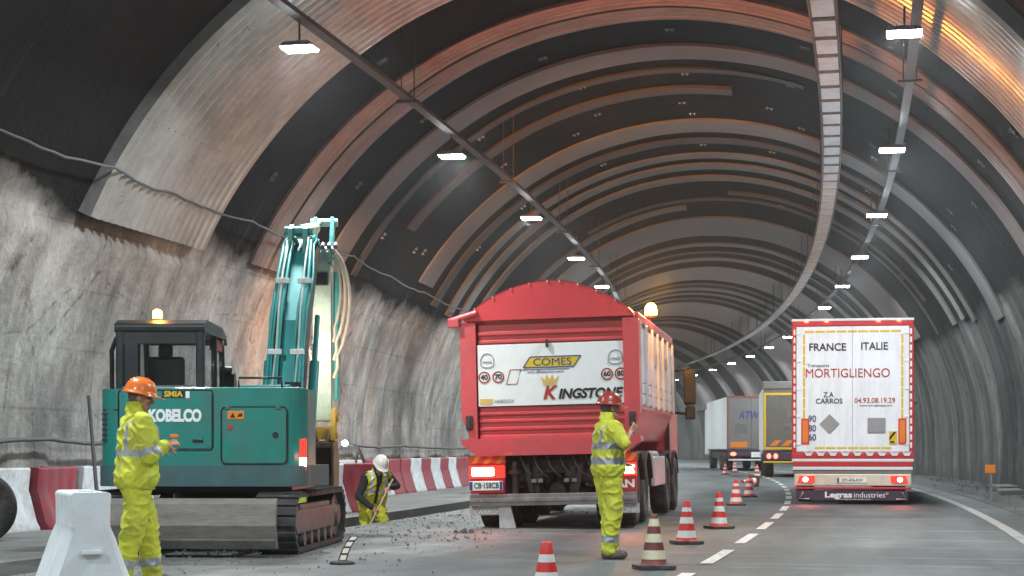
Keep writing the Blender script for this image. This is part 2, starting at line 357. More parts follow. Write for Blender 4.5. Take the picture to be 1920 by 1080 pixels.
def ground_mat(name, base, dust, dz, lo, hi, bump=.5, rough=.75, dusty=False):
    m = bpy.data.materials.new(name); m.use_nodes = True
    n, l = m.node_tree.nodes, m.node_tree.links; b = n['Principled BSDF']
    uv = n.new('ShaderNodeUVMap'); uv.uv_map = 'UVMap'
    def nz(sx, sy, sc, det=8, ro=.65, off=0):
        mp = n.new('ShaderNodeMapping'); mp.inputs['Scale'].default_value = (sx, sy, 1); mp.inputs['Location'].default_value = (off, off, 0)
        l.new(uv.outputs[0], mp.inputs[0]); t = n.new('ShaderNodeTexNoise'); t.inputs['Scale'].default_value = sc
        t.inputs['Detail'].default_value = det; t.inputs['Roughness'].default_value = ro; l.new(mp.outputs[0], t.inputs['Vector']); return t.outputs[0]
    def mr(x, a, b_, c, d):
        r = n.new('ShaderNodeMapRange'); r.inputs[1].default_value = a; r.inputs[2].default_value = b_; r.inputs[3].default_value = c; r.inputs[4].default_value = d
        l.new(x, r.inputs[0]); return r.outputs[0]
    def mix(f, a, b_):
        x = n.new('ShaderNodeMix'); x.data_type = 'RGBA'; l.new(f, x.inputs[0])
        for k, q in ((6, a), (7, b_)):
            if isinstance(q, tuple): x.inputs[k].default_value = (*q, 1)
            else: l.new(q, x.inputs[k])
        return x.outputs[2]
    lane = nz(.9, .12, 1.0, 6, .6)
    big = nz(.5, .35, dz, 8, .7, 4)
    fine = nz(1, 1, 9, 8, .75, 9)
    grit = nz(1, 1, 60, 3, .6, 2)
    c = mix(mr(lane, .38, .62, 0, 1), tuple(x*.8 for x in base), tuple(x*1.9 for x in base))
    c = mix(mr(big, lo, hi, 0, .85), c, dust)
    c = mix(mr(fine, .5, .75, 0, .5), c, tuple(x*.55 for x in base))
    c = mix(mr(nz(.25, 2.4, 1.0, 6, .7, 17), .57, .68, 0, .75), c, tuple(min(1, x*1.5) for x in dust))
    c = mix(mr(grit, .60, .72, 0, .45), c, tuple(x*1.6 for x in dust))
    if dusty:
        su = n.new('ShaderNodeSeparateXYZ'); l.new(uv.outputs[0], su.inputs[0])
        def mth(op, a, b_):
            x = n.new('ShaderNodeMath'); x.operation = op
            for k, q in ((0, a), (1, b_)):
                if isinstance(q, (int, float)): x.inputs[k].default_value = q
                else: l.new(q, x.inputs[k])
            return x.outputs[0]
        wob = mth('MULTIPLY', mth('SUBTRACT', nz(.35, .22, 1.0, 10, .72, 31), .5), 5.5)
        e = mth('ADD', su.outputs[0], wob)
        far = mr(su.outputs[1], 34, 60, 1, .25)
        dcol = mix(mr(nz(1, .6, 1.3, 10, .75, 51), .38, .64, 0, 1), (.125, .125, .12), (.32, .305, .285))
        dcol = mix(mr(nz(2.2, .18, 1.0, 8, .7, 71), .55, .68, 0, .7), dcol, (.085, .083, .08))
        c = mix(mth('MULTIPLY', mr(e, -.3, -2.0, 0, .95), far), c, dcol)
        # dark tar seams and patches
        c = mix(mr(nz(.16, .09, 1.0, 1, .4, 90), .58, .60, 0, .35), c, (.035, .036, .037))
    l.new(c, b.inputs['Base Color'])
    l.new(mr(big, .3, .7, rough-.22, rough+.1), b.inputs['Roughness'])
    bp = n.new('ShaderNodeBump'); bp.inputs['Strength'].default_value = bump; bp.inputs['Distance'].default_value = .012
    l.new(grit, bp.inputs['Height']); l.new(bp.outputs[0], b.inputs['Normal'])
    return m
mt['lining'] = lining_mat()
mt['asphalt'] = ground_mat('worn_asphalt', (.052, .058, .058), (.14, .147, .143), .7, .50, .72, dusty=True)
mt['works'] = ground_mat('dusty_works_ground', (.11, .11, .106), (.29, .28, .265), .9, .40, .62, .8, .85)
mt['walk'] = ground_mat('grimy_walkway', (.035, .034, .032), (.11, .105, .10), 1.4, .5, .7, .8, .85)
mt['marking'] = M('worn_white_road_paint', (.62, .62, .60), .6, var=.12, dirt=(.10, .10, .10), damt=.5, dscale=9)
def steel_sheet_mat(name, col, rough, metal, dirt, damt):
    return M(name, col, rough, metal, var=.16, scale=1.3, dirt=dirt, damt=damt, dscale=.9, bump=0)
mt['edgepaint'] = M('dirty_edge_paint', (.34, .33, .31), .7, var=.2, dirt=(.10, .10, .10), damt=.5, dscale=4)
mt['sheet'] = steel_sheet_mat('galvanised_corrugated_sheet', (.64, .62, .60), .32, .6, (.30, .27, .25), .4)
mt['sheet2'] = steel_sheet_mat('dulled_corrugated_sheet', (.34, .30, .285), .42, .7, (.18, .15, .14), .35)
mt['bandgrey'] = steel_sheet_mat('grey_band_concrete', (.18, .17, .165), .6, .1, (.12, .11, .105), .35)
mt['bandpink'] = steel_sheet_mat('pale_pinkish_band', (.24, .205, .195), .55, .15, (.18, .14, .13), .35)
mt['banddim'] = steel_sheet_mat('dim_band', (.075, .066, .062), .6, .1, (.05, .046, .045), .5)

# ------------------------------------------------------------------ ground
def strip(name, segs, mat, label=None, y0=-14., y1=195., step=1.0, kind='structure', rough=0.):
    """segs: list of (u, z) across; swept along the path"""
    mb = MB(); mb.uv = []; n = len(segs); ys = [y0+step*i for i in range(int((y1-y0)/step)+1)]
    vs = []
    for Y in ys:
        for (u, z) in segs:
            p = P(Y, u, z)
            if rough: p.z += rough*noise.noise(Vector((u*1.3, Y*1.1, 3.1))) + rough*.6*noise.noise(Vector((u*4, Y*4, 8.)))
            vs.append(p); mb.uv.append((u, Y))
    fs = [(i*n+k, i*n+k+1, (i+1)*n+k+1, (i+1)*n+k) for i in range(len(ys)-1) for k in range(n-1)]
    mb.add(vs, fs, 0, True)
    o = mb.build(name, mat); o['kind'] = kind
    return o
TR0, TR1 = -4.15, -4.95         # the trench runs between these offsets
strip('road', [(TR0+.02, 0), (-2.5, 0), (0, 0), (2, 0), (4, 0), (6.42, 0)], mt['asphalt'])
# trench (open only beside the excavator) and the raised pavement to the wall
def trench():
    mb = MB(); mb.uv = []
    a, b_ = 20.5, 46.
    ys = [-14.] + [a-.01] + [a+.5*i for i in range(int((b_-a)/.5)+1)] + [b_+.01] + [195.]
    sec = lambda Y: -.58 if a <= Y <= b_ else 0.
    fine = []
    for Y in ys: fine.append(Y)
    fine = sorted(set(fine + [-14+2*i for i in range(17)] + [b_+2+3*i for i in range(48)]))
    vs = []
    for Y in fine:
        d = sec(Y); w = .05*noise.noise(Vector((Y*1.3, 0, 0))) if d else 0
        for (u, z) in ((TR0+.022, .0), (TR0-.03+w, min(0, d)), (TR1+.05+w, min(0, d)), (TR1, .03 if d else .02)):
            vs.append(P(Y, u, z)); mb.uv.append((u+z, Y))
    n = 4
    mb.add(vs, [(i*n+k, i*n+k+1, (i+1)*n+k+1, (i+1)*n+k) for i in range(len(fine)-1) for k in range(n-1)], 0, False)
    o = mb.build('trench', mt['walk']); o['kind'] = 'structure'
trench()
strip('pavement', [(-8.95, .05), (-8, .05), (-7, .045), (-6, .04), (TR1-.08, .04), (TR1, .025)], mt['works'], rough=.012)
strip('kerb', [(6.42, 0), (6.44, .04), (6.75, .04), (6.77, .14), (7.2, .15), (7.9, .15), (8.3, .15)], mt['walk'], rough=.02, step=.5)
# lane dashes and the edge line
mb = MB()
for i in range(-1, 40):
    Y0 = 18.4 + 3.76*i; vs = []
    if Y0 < 4: continue
    for j in range(5):
        Y = Y0+2.4*j/4; du = 2.15 if Y < 35 else 2.15 - .008*(Y-35)
        vs += [P(Y, du-.07, .009), P(Y, du+.07, .009)]
    mb.add(vs, [(2*j, 2*j+1, 2*j+3, 2*j+2) for j in range(4)])
o = mb.build('lane_markings', mt['marking']); o['kind'] = 'structure'
mb = MB(); vs = []
ys = [-10+2*i for i in range(95)]
for Y in ys: vs += [P(Y, 5.66, .008), P(Y, 5.84, .008)]
mb.add(vs, [(2*j, 2*j+1, 2*j+3, 2*j+2) for j in range(len(ys)-1)])
o = mb.build('edge_line', mt['edgepaint']); o['kind'] = 'structure'

# ------------------------------------------------------------------ the tunnel
tunnel = empty('tunnel', P(20, 0, 0), 0, 'arched road tunnel with soot-black vault, pale steel bands and streaked concrete walls', 'tunnel')
tunnel.location = (0, 0, 0)
def lining():
    mb = MB(); mb.uv = []; ys = []; Y = -14.
    while Y < 192:
        ys.append(Y); Y += .18 if 17 < Y < 62 else .5
    arcs = []; a = 0
    while a < VLEN: arcs.append(a); a += .16 if (a < 7 or a > VLEN-7) else .5
    arcs.append(VLEN); vs = []
    for Y in ys:
        for a in arcs:
            u, z = prof(a); r = RAD
            low = 1. if z < 4.2 else max(0., 1-(z-4.2)/1.2)
            d = .10*noise.noise(Vector((Y*.45, a*.12, 0))) + .05*noise.noise(Vector((Y*1.6, a*.35, 5)))
            d *= (.25 + .75*low)
            # joints between the lining rings: shallow vertical recesses in the lower wall
            ph = (Y + .9*noise.noise(Vector((Y*.11, 2, 2))))/3.3
            q = abs((ph % 1)-.5)*2
            d += low*(.11*max(0, (q-.86)/.14) - .02*max(0, 1-q*2.2))
            if Y > 28 or a > 14: pass
            if a < 9 and 21.5 < Y < 29.2:   # ragged shotcrete lip under the big sheet, left wall
                rag = 4.58 + .30*noise.noise(Vector((Y*.9, 1, 4))) + .16*noise.noise(Vector((Y*3.1, 1, 4)))
                t = max(0, min(1, (rag-z)/.12))
                d += -.13*t*(max(0., 1-(rag-z)/4.5)) + .035*noise.noise(Vector((Y*2.2, a*.7, 9)))*(1 if z < 4.6 else .2)
            d += .02*noise.noise(Vector((Y*4, a*3, 1)))*low
            if a < 1.35: u -= d
            elif a > 1.35+math.pi*RAD: u += d
            else:
                u, z = prof(a, RAD+d)
            vs.append(P(Y, u, z)); mb.uv.append((Y, a))
    n = len(arcs)
    mb.add(vs, [(i*n+k, (i+1)*n+k, (i+1)*n+k+1, i*n+k+1) for i in range(len(ys)-1) for k in range(n-1)], 0, True)
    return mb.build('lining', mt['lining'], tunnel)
lining()
def band(Y0, Y1, mat, a0=None, a1=None, corr=0., pitch=.2, r=RAD-.06, skew=0., name='steel_band', label=None, th_=.035):
    a0 = arc_at_z(5.0) if a0 is None else a0; a1 = arc_at_z(5.0, True) if a1 is None else a1
    ny = max(3, int((Y1-Y0)/pitch*8)+1) if corr else max(3, int((Y1-Y0)/.5)+2)
    na = max(8, int((a1-a0)/.25)); mb = MB()
    vs = []; ring = []
    for i in range(ny):
        Y = Y0+(Y1-Y0)*i/(ny-1); rr = r + corr*max(-1, min(1, 2.2*math.sin(2*math.pi*(Y-Y0)/pitch)))
        for k in range(na+1):
            a = a0+(a1-a0)*k/na; jit = .02*noise.noise(Vector((a*.5, Y*.1, 3)))
            u, z = prof(a, rr+jit); vs.append(P(Y+skew*(1-k/na), u, z))
    n = na+1
    mb.add(vs, [(i*n+k, (i+1)*n+k, (i+1)*n+k+1, i*n+k+1) for i in range(ny-1) for k in range(na)], 0, not corr)
    # returns to the lining on both edges give it thickness
    for i in (0, ny-1):
        Y = Y0+(Y1-Y0)*i/(ny-1); e = []
        for k in range(na+1):
            a = a0+(a1-a0)*k/na; u, z = prof(a, RAD+.12); e += [vs[i*n+k], P(Y+skew*(1-k/na), u, z)]
        mb.add(e, [(2*k, 2*k+2, 2*k+3, 2*k+1) for k in range(na)])
    for k in (0, na):
        e = []
        for i in range(ny):
            Y = Y0+(Y1-Y0)*i/(ny-1); u, z = prof(a0+(a1-a0)*k/na, RAD+.12); e += [vs[i*n+k], P(Y+(skew if k == 0 else 0), u, z)]
        mb.add(e, [(2*i, 2*i+2, 2*i+3, 2*i+1) for i in range(ny-1)])
    o = mb.build(name, mat, tunnel)
    if label: o['label'] = label
    return o
zl = arc_at_z
bs = band(24.2, 28.7, mt['sheet'], zl(4.80), zl(4.6, True), .042, .26, RAD-.19, name='corrugated_sheet', label='broad corrugated galvanised steel sheet lining the near vault')
# lap seams and fixing rows of the near sheet
mb = MB()
for a in (zl(6.3), zl(8.2), VLEN/2-2.5, VLEN/2+3, VLEN-zl(8.0), VLEN-zl(6.1)):
    pts = []
    for i in range(40):
        Y = 24.3+4.3*i/39; u, z = prof(a, RAD-.185); pts.append(P(Y, u, z))
    mb.tube(pts, .006, 5)
mb.build('lap_seam', mt['darksteel'], bs)
band(31.4, 32.3, mt['sheet2'], zl(4.8), zl(5.3, True), .018, .22)
band(32.45, 33.3, mt['sheet2'], zl(4.8), zl(5.3, True), .018, .28)
band(35.5, 36.7, mt['bandpink'], zl(4.9), zl(4.6, True))
band(39.6, 40.3, mt['banddim'], zl(6.5), VLEN*.54)
band(43.6, 45.2, mt['bandgrey'], zl(5.6), zl(4.5, True))
band(46.2, 46.9, mt['banddim'], zl(5.2), VLEN*.68)
band(48.5, 49.3, mt['bandgrey'], zl(5.1), zl(4.8, True))
band(50.3, 51.2, mt['bandgrey'], zl(5.0), zl(5.0, True))
band(52.6, 53.4, mt['bandgrey'], zl(5.0), zl(5.0, True))
band(55.6, 56.3, mt['banddim'], VLEN*.52, zl(6.0, True))
band(58.6, 59.6, mt['bandgrey'], zl(5.0), VLEN*.47)
band(62.0, 67.2, mt['bandpink'], zl(5.0), zl(5.2, True))
band(69.6, 70.7, mt['bandgrey'], zl(5.0), zl(5.2, True))
band(75.0, 76.2, mt['bandgrey'], zl(5.0), zl(5.2, True))
band(79.0, 85.0, mt['bandpink'], zl(5.0), zl(5.2, True))
band(89.0, 90.5, mt['bandgrey'], zl(5.0), zl(5.2, True))
band(92.0, 93.0, mt['bandgrey'], zl(5.0), zl(5.2, True))
band(98.0, 108., mt['bandpink'], zl(5.0), zl(5.0, True))
band(113., 114.5, mt['bandgrey'], zl(5.0), zl(5.0, True))
band(118., 127., mt['bandpink'], zl(5.0), zl(4.5, True))
band(131., 134., mt['bandgrey'], zl(5.0), zl(4.5, True))
band(139., 149., mt['bandpink'], zl(5.0), zl(4.5, True))
band(153., 156., mt['bandgrey'], zl(5.0), zl(4.5, True))
for (ya, yb_, a0, a1) in ((37.7, 38.1, zl(5.2), VLEN*.60), (57.2, 57.8, VLEN*.35, zl(5.0, True)),
                          (72.6, 73.4, zl(5.2), zl(5.0, True)), (86.8, 87.8, zl(5.2), zl(5.0, True)), (95.0, 96.2, zl(5.2), zl(5.0, True)), (110., 111.2, zl(5.2), zl(5.0, True))):
    band(ya, yb_, mt['banddim'], a0, a1, r=RAD-.04)
# lighter mortar patches and anchor plates on the black vault
def anchors():
    spots = []
    for Y in (17.4, 18.9, 30.2, 34.4, 38.2, 41.3, 42.5, 47.4, 57.2):
        for k in range(7):
            a = zl(5.5) + (VLEN-2*zl(5.5))*(k+.5+.4*(random.random()-.5))/7
            spots.append((Y+.8*(random.random()-.5), a))
    mb = MB(); g = [-.17, -.11, -.10, -.075, -.065, 0, .065, .075, .10, .11, .17]; n = len(g)
    hgt = lambda t: 1 if .07 < abs(t) < .105 else 0
    mb.add([(x, y, .055 if hgt(x) and hgt(y) else .0) for x in g for y in g], [(i*n+k, (i+1)*n+k, (i+1)*n+k+1, i*n+k+1) for i in range(n-1) for k in range(n-1)])
    for q in range(len(mb.f)):
        mb.mi[q] = 1 if any(mb.v[i][2] > .01 for i in mb.f[q]) else 0
    first = None
    for (Y, a) in spots:
        u, z = prof(a, RAD-.03)
        if first is None: o = first = mb.build('anchor_plate', [mt['black'], mt['galv']], tunnel)
        else: o = first.copy(); COL.objects.link(o); o.parent = tunnel
        p = P(Y, u, z); c = P(Y, UC, ZC); d = (c-p).normalized()
        o.location = p; o.rotation_euler = d.to_track_quat('Z', 'Y').to_euler(); o.scale = (.6, .6, .6)
anchors()

# ------------------------------------------------------------------ hanging trays, ladder, wall cables
def tray(name, u, z, Y0, Y1, w, h, mat, label, cat, rodstep=9.1):
    t = empty(name, P(Y0, u, z), 0, label, cat); t.location = (0, 0, 0)
    mb = MB(); ys = []; Y = Y0
    while Y <= Y1: ys.append(Y); Y += 1.1
    vs = []
    for Y in ys:
        for (a, b_) in ((-w/2, 0), (w/2, 0), (w/2, h), (w/2-.02, h), (w/2-.02, .02), (-w/2+.02, .02), (-w/2+.02, h), (-w/2, h)): vs.append(P(Y, u+a, z+b_))
    n = 8
    mb.add(vs, [(i*n+k, i*n+(k+1) % n, (i+1)*n+(k+1) % n, (i+1)*n+k) for i in range(len(ys)-1) for k in range(n)])
    mb.build('channel', mat, t)
    Y = Y0+.6
    while Y < min(Y1, 120):
        q = MB(); zz = ZC + math.sqrt(max(0, RAD**2-(u-UC)**2)) - .03
        q.cyl(P(Y, u-w/2-.03, z-.02), P(Y, u-w/2-.03, zz+.05), .012, n=6); q.cyl(P(Y, u+w/2+.03, z-.02), P(Y, u+w/2+.03, zz+.1), .012, n=6)
        q.cyl(P(Y, u-w/2-.12, z-.03), P(Y, u+w/2+.12, z-.03), .022, n=6)
        q.build('hanger', mt['darksteel'], t); Y += rodstep
    return t
tray('cable_tray', -4.15, 7.3, -8, 150, .17, .07, mt['darksteel'], 'long dark cable tray hung from the vault along the left lamp row', 'cable tray')
tray('cable_tray', 4.40, 7.3, -8, 150, .15, .07, mt['darksteel'], 'long dark cable tray hung from the vault along the right lamp row', 'cable tray')
ld = empty('cable_ladder', (0, 0, 0), 0, 'pale segmented cable ladder curving along the vault between the lamp rows', 'cable ladder')
for s in (-1, 1):
    mb = MB(); mb.tube([P(18+1.5*i, 3.08+s*.19, 7.62) for i in range(88)], .028, 6); mb.build('side_rail', mt['darksteel'], ld)
for i in range(96):
    Y = 19+1.18*i; mb = MB(); vs = []
    for yy in (Y, Y+.46, Y+.93): vs += [P(yy, 3.08-.165, 7.585), P(yy, 3.08+.165, 7.585), P(yy, 3.08+.165, 7.635), P(yy, 3.08-.165, 7.635)]
    mb.add(vs, [(j*4+k, j*4+(k+1) % 4, j*4+4+(k+1) % 4, j*4+4+k) for j in range(2) for k in range(4)] + [(3, 2, 1, 0), (8, 9, 10, 11)])
    mb.build('cover_panel', mt['galvpanel'], ld)
for i in range(22):
    Y = 20+4.7*i; q = MB()
    zz = ZC + math.sqrt(RAD**2-(3.08-UC)**2)
    for s in (-1, 1): q.cyl(P(Y, 3.08+s*.21, 7.58), P(Y, 3.08+s*.21, zz-.1*s), .012, n=6)
    q.build('hanger', mt['darksteel'], ld)
def wallcable(name, pts, r, label, cat='cable', mat=None):
    mb = MB(); out = []
    for i in range(len(pts)-1):
        n = max(2, int((pts[i+1][0]-pts[i][0])/.35))
        for k in range(n):
            t = k/n; Y = pts[i][0]+(pts[i+1][0]-pts[i][0])*t; z = pts[i][1]+(pts[i+1][1]-pts[i][1])*t
            z += -.06*math.sin(math.pi*t) + .03*noise.noise(Vector((Y*1.7, 0, 6)))
            a = zl(z) if z > ZC else z+.1; u, zz = prof(a, RAD-.24); out.append(P(Y, u, zz))
    mb.tube(out, r, 6); o = mb.build(name, mat or mt['cable']); tag(o, label, cat)
wallcable('wall_cable', [(15, 5.6), (20.8, 5.52), (24.1, 5.56), (26.5, 5.5), (30, 5.52), (33, 5.52), (36.5, 5.6), (40, 5.5), (44, 5.45), (50, 5.45), (58, 5.4)], .022, 'thin cable sagging along the left vault below the corrugated sheets')
wallcable('service_pipe', [(18, 1.35), (24, 1.36), (29, 1.33), (33, 1.32), (37, 1.30), (38.5, 1.14), (40, 1.32), (46, 1.28), (60, 1.25)], .035, 'grey flexible service pipe fixed low along the left wall', 'pipe')

# ------------------------------------------------------------------ LED floodlights in two rows
def make_lamp(name):
    t = empty(name, (0, 0, 0))
    mb = MB(); mb.prism([(-.25, 0), (.25, 0), (.20, .06), (-.20, .06)], -.16, .16, 'y')
    for k in range(7): mb.box(-.16+.05*k, -.145+.05*k, -.13, .13, .05, .085)
    mb.build('housing', mt['housing'], t, .012)
    mb = MB(); mb.prism([(-.24, .002), (-.225, -.035), (.225, -.035), (.24, .002)], -.155, .155, 'y'); mb.build('lens', mt['led'], t, .012)
    mb = MB(); mb.cyl((0, 0, .05), (.0, 0, .36), .016, n=8); mb.box(-.05, .05, -.03, .03, .08, .10); mb.build('bracket', mt['darksteel'], t)
    return t
proto = None
def lamp_at(Y, u, label, group):
    global proto
    if proto is None: o = proto = make_lamp('floodlight')
    else: o = dup(proto)
    o.location = P(Y, u, 6.94); o.rotation_euler = (0, 0, -th(Y))
    tag(o, label, 'lamp', group)
    ld_ = bpy.data.lights.new('led_light', 'AREA'); ld_.shape = 'RECTANGLE'; ld_.size = .5; ld_.size_y = .3
    ld_.energy = LAMP_W; ld_.spread = R(168); ld_.color = (.86, .97, 1.0)
    lo = bpy.data.objects.new('led_light', ld_); COL.objects.link(lo); lo.location = P(Y, u, 6.89); lo.rotation_euler = (0, 0, -th(Y))
for side, Y0, u in (('left', 23.5, -4.22), ('right', 24.4, 4.22)):
    for k in range(-4, 17):
        Y = Y0 + 9.1*k
        if k < 0: lab = 'LED floodlight of the %s row, hung behind the viewpoint' % side
        else: lab = 'glowing LED floodlight, %s one along the %s row under the vault' % (ORD[k], side)
        lamp_at(Y, u, lab, 'LED floodlights in the %s row%s' % (side, '' if k >= 0 else ' behind the viewpoint'))

# ------------------------------------------------------------------ vehicles
RX = Matrix.Rotation(R(90), 4, 'X')
def point_light(name, loc, w, col, r=.06, parent=None):
    d = bpy.data.lights.new(name, 'POINT'); d.energy = w; d.color = col; d.shadow_soft_size = r
    o = bpy.data.objects.new(name, d); COL.objects.link(o); o.location = loc
    if parent: o.parent = parent
    return o
def tail_beam(loc, w, col, parent):
    d = bpy.data.lights.new('tail_beam', 'SPOT'); d.energy = w; d.color = col; d.spot_size = R(110); d.spot_blend = 1; d.shadow_soft_size = .06
    o = bpy.data.objects.new('tail_beam', d); COL.objects.link(o); o.location = loc; o.rotation_euler = (R(62), 0, R(180)); o.parent = parent
def wheel(parent, x, y, r, w, side, dual=False, name='wheel'):
    """side +1: outer face to +x"""
    t = empty(name, (x, y, r)); t.parent = parent
    mat = Matrix.Rotation(R(90)*side, 4, 'Y')
    mb = MB(); h = w/2
    def tyreprof(o): return [(r*.56, o-h*.8), (r*.62, o-h), (r*.90, o-h*1.02), (r*.98, o-h*.8), (r, o-h*.5), (r, o+h*.5), (r*.98, o+h*.8), (r*.90, o+h*1.02), (r*.62, o+h), (r*.56, o+h*.8)]
    mb.lathe(tyreprof(0), 36, mat=mat, close=False)
    if dual: mb.lathe(tyreprof(-w*1.15), 36, mat=mat, close=False)
    for k in range(40):      # tread blocks
        a = 2*math.pi*k/40
        for o in ((0,) if not dual else (0, -w*1.15)):
            for sgn in (-1, 1):
                m = mat @ Matrix.Rotation(a+(.04 if sgn > 0 else -.04), 4, 'Z')
                mb.box(r*.985, r*1.012, -.045*r*1.3, .03*r*1.3, o+sgn*h*.45-h*.36, o+sgn*h*.45+h*.36, mat=m)
    mb.build('tyre', mt['tyre'], t)
    mb = MB()
    mb.lathe([(.02, h*.25), (r*.14, h*.55), (r*.22, h*.5), (r*.24, h*.2), (r*.42, h*.05), (r*.5, h*.35), (r*.575, h*.85), (r*.6, h*.7), (r*.58, -h*.8), (.02, -h*.8)], 28, mat=mat)
    for k in range(10):
        a = 2*math.pi*k/10; mb.cyl(mat @ Vector((r*.32*math.cos(a), r*.32*math.sin(a), h*.1)), mat @ Vector((r*.32*math.cos(a), r*.32*math.sin(a), h*.32)), .016, n=6)
    mb.build('rim', mt['rim'], t)
    return t
def disc_sign(parent, x, z, y, s, rad=.093):
    mb = MB()
    def ring(r0, r1, y0, mi):
        n = 32; vs = []
        for k in range(n):
            a = 2*math.pi*k/n; vs += [(x+r0*math.cos(a), y0, z+r0*math.sin(a)), (x+r1*math.cos(a), y0, z+r1*math.sin(a))]
        mb.add(vs, [(2*k, 2*k+1, 2*((k+1) % n)+1, 2*((k+1) % n))[::-1] for k in range(n)], mi)
    mb.cyl((x, y+.004, z), (x, y-.001, z), rad, n=32, mi=0, sm=False); ring(rad*.74, rad*.99, y-.003, 1)
    o = mb.build('speed_disc', [mt['txwhite'], mt['txred']], parent)
    t = text('lettering', s, .11, Vector((x, y-.005, z)), mt['txblack'], o, bold=.003); return o

# ---- red dump truck
dt = empty('dump_truck', (.63, 25.75, 0), -.175, 'red rear tipper truck with domed tarpaulin and white sign on its tailgate', 'truck', ry=-R(1.3))
mb = MB()
sec = [(-1.27, 3.18), (-1.30, 1.80), (-1.10, 1.30), (1.10, 1.30), (1.30, 1.80), (1.27, 3.18)]
mb.prism(sec, .10, 6.25, 'y')
mb.build('tipper_body', mt['red'], dt, .03)
mb = MB()   # silver side boards over the red body, ribbed
for s in (-1, 1):
    for (z0, z1) in ((1.86, 2.02), (2.03, 2.19), (2.20, 3.04)): mb.box(s*1.305-.02, s*1.305+.02, .16, 6.2, z0, z1)
    for k in range(7): mb.box(s*1.345-.025, s*1.345+.025, .16+k*.99, .26+k*.99, 1.82, 3.1)
mb.build('side_panel', mt['silver'], dt, .012)
mb = MB(); mb.box(-1.35, 1.35, .08, 6.3, 3.10, 3.24); mb.build('top_rail', mt['red'], dt, .03)
# tarpaulin dome
mb = MB(); vs = []; ny = 14; na = 28
for i in range(ny+1):
    y = -.12+6.5*i/ny
    for k in range(na+1):
        t = k/na; x = -1.30+2.60*t; z = 3.20+.55*math.sin(math.pi*t)**.78 + .006*noise.noise(Vector((x*2, y*2, 0)))
        vs.append((x, y, z))
n = na+1
mb.add(vs, [(i*n+k, i*n+k+1, (i+1)*n+k+1, (i+1)*n+k) for i in range(ny) for k in range(na)], 0, True)
bk = [(-1.30, -.12, 3.17)] + [tuple(vs[k]) for k in range(n)] + [(1.30, -.12, 3.17)]
mb.add([(x, y+.01, z) for x, y, z in bk], [tuple(range(len(bk)))[::-1]])
tp = mb.build('tarpaulin', mt['tarp'], dt)
mb = MB(); mb.cyl((-1.52, -.10, 3.17), (-1.08, -.12, 3.29), .055, n=10); mb.box(-1.53, -1.36, -.18, .0, 3.08, 3.21); mb.build('roller_end', mt['red'], tp, .01)
mb = MB(); mb.box(-1.36, -1.30, -.02, .09, 2.86, 3.02); mb.build('hinge', mt['chassis'], tp, .01)
for k in range(11):
    i = k*na//10; x, y, z = vs[i]; mb = MB(); mb.cyl((x, y-.012, z-.035), (x, y-.012, z-.004), .011, n=6); mb.build('tarp_hook', mt['silver'], tp)
# tailgate
tg = MB(); tg.box(-1.10, 1.14, .0, .10, 1.34, 3.12)
for (z0, z1, d) in ((1.36, 1.44, .05), (1.50, 1.56, .045), (1.62, 1.68, .04), (1.73, 1.79, .05), (2.82, 2.88, .035), (2.94, 3.01, .05)): tg.box(-1.10, 1.14, -d, .0, z0, z1)
tgo = tg.build('tailgate', mt['red'], dt, .018)
for s in (-1, 1):
    mb = MB(); mb.prism([(s*1.12, 1.36), (s*1.12, 3.14), (s*1.36, 3.14), (s*1.36, 1.72), (s*1.22, 1.36)], -.10, .10, 'y'); mb.build('corner_post', mt['red'], dt, .025)
    mb = MB(); mb.box(s*1.24-.05, s*1.24+.05, -.14, -.10, 1.52, 1.74); mb.box(s*1.24-.02, s*1.24+.02, -.17, -.13, 1.56, 1.70); mb.build('latch', mt['chassis'], dt, .01)
mb = MB(); mb.prism([(-1.36, 1.30), (-1.12, 1.12), (1.12, 1.12), (1.36, 1.30), (1.36, 1.38), (-1.36, 1.38)], -.16, .3, 'y'); mb.build('tailgate_lip', mt['red'], dt, .02)
mb = MB(); mb.box(-1.10, 1.17, -.075, -.058, 1.87, 2.80)
sg = mb.build('sign_panel', mt['panelwhite'], dt, .004)
SY = -.079
mb = MB()
pg = lambda x0, x1, z0, z1, sh: [(x0, z0), (x1, z0), (x1+sh, z1), (x0+sh, z1)]
mb.prism(pg(-.40, .37, 2.44, 2.60, .11), SY, SY+.005, 'y', 0); mb.build('logo_field', mt['yellow'], sg)
mb = MB()
q = pg(-.40, .37, 2.44, 2.60, .11)
for i in range(4):
    a, b_ = Vector((q[i][0], 0, q[i][1])), Vector((q[(i+1) % 4][0], 0, q[(i+1) % 4][1])); d = (b_-a).normalized(); w = Vector((-d.z, 0, d.x))*.008
    mb.prism([((a-w).x, (a-w).z), ((b_-w).x, (b_-w).z), ((b_+w).x, (b_+w).z), ((a+w).x, (a+w).z)], SY-.003, SY+.004, 'y')
mb.box(-.46, .30, SY-.002, SY+.003, 2.405, 2.413)
mb.build('logo_border', mt['txblue'], sg)
text('lettering', 'COMES', .155, Vector((.045, SY-.002, 2.515)), mt['txblue'], sg, width=.58, bold=.0)
text('lettering', 'www.officinecomes.com.it', .045, Vector((-.06, SY-.002, 2.375)), mt['txblue'], sg, width=.56)
text('lettering', 'K', .27, Vector((-.02, SY-.002, 2.045)), mt['txred'], sg, shear=.25, bold=.010)
text('lettering', 'INGSTONE', .20, Vector((.60, SY-.002, 2.025)), mt['txblack'], sg, width=.98, shear=.25, bold=.008)
text('lettering', 'trepunto', .085, Vector((.86, SY-.002, 1.905)), mt['txgrey'], sg, shear=.2)
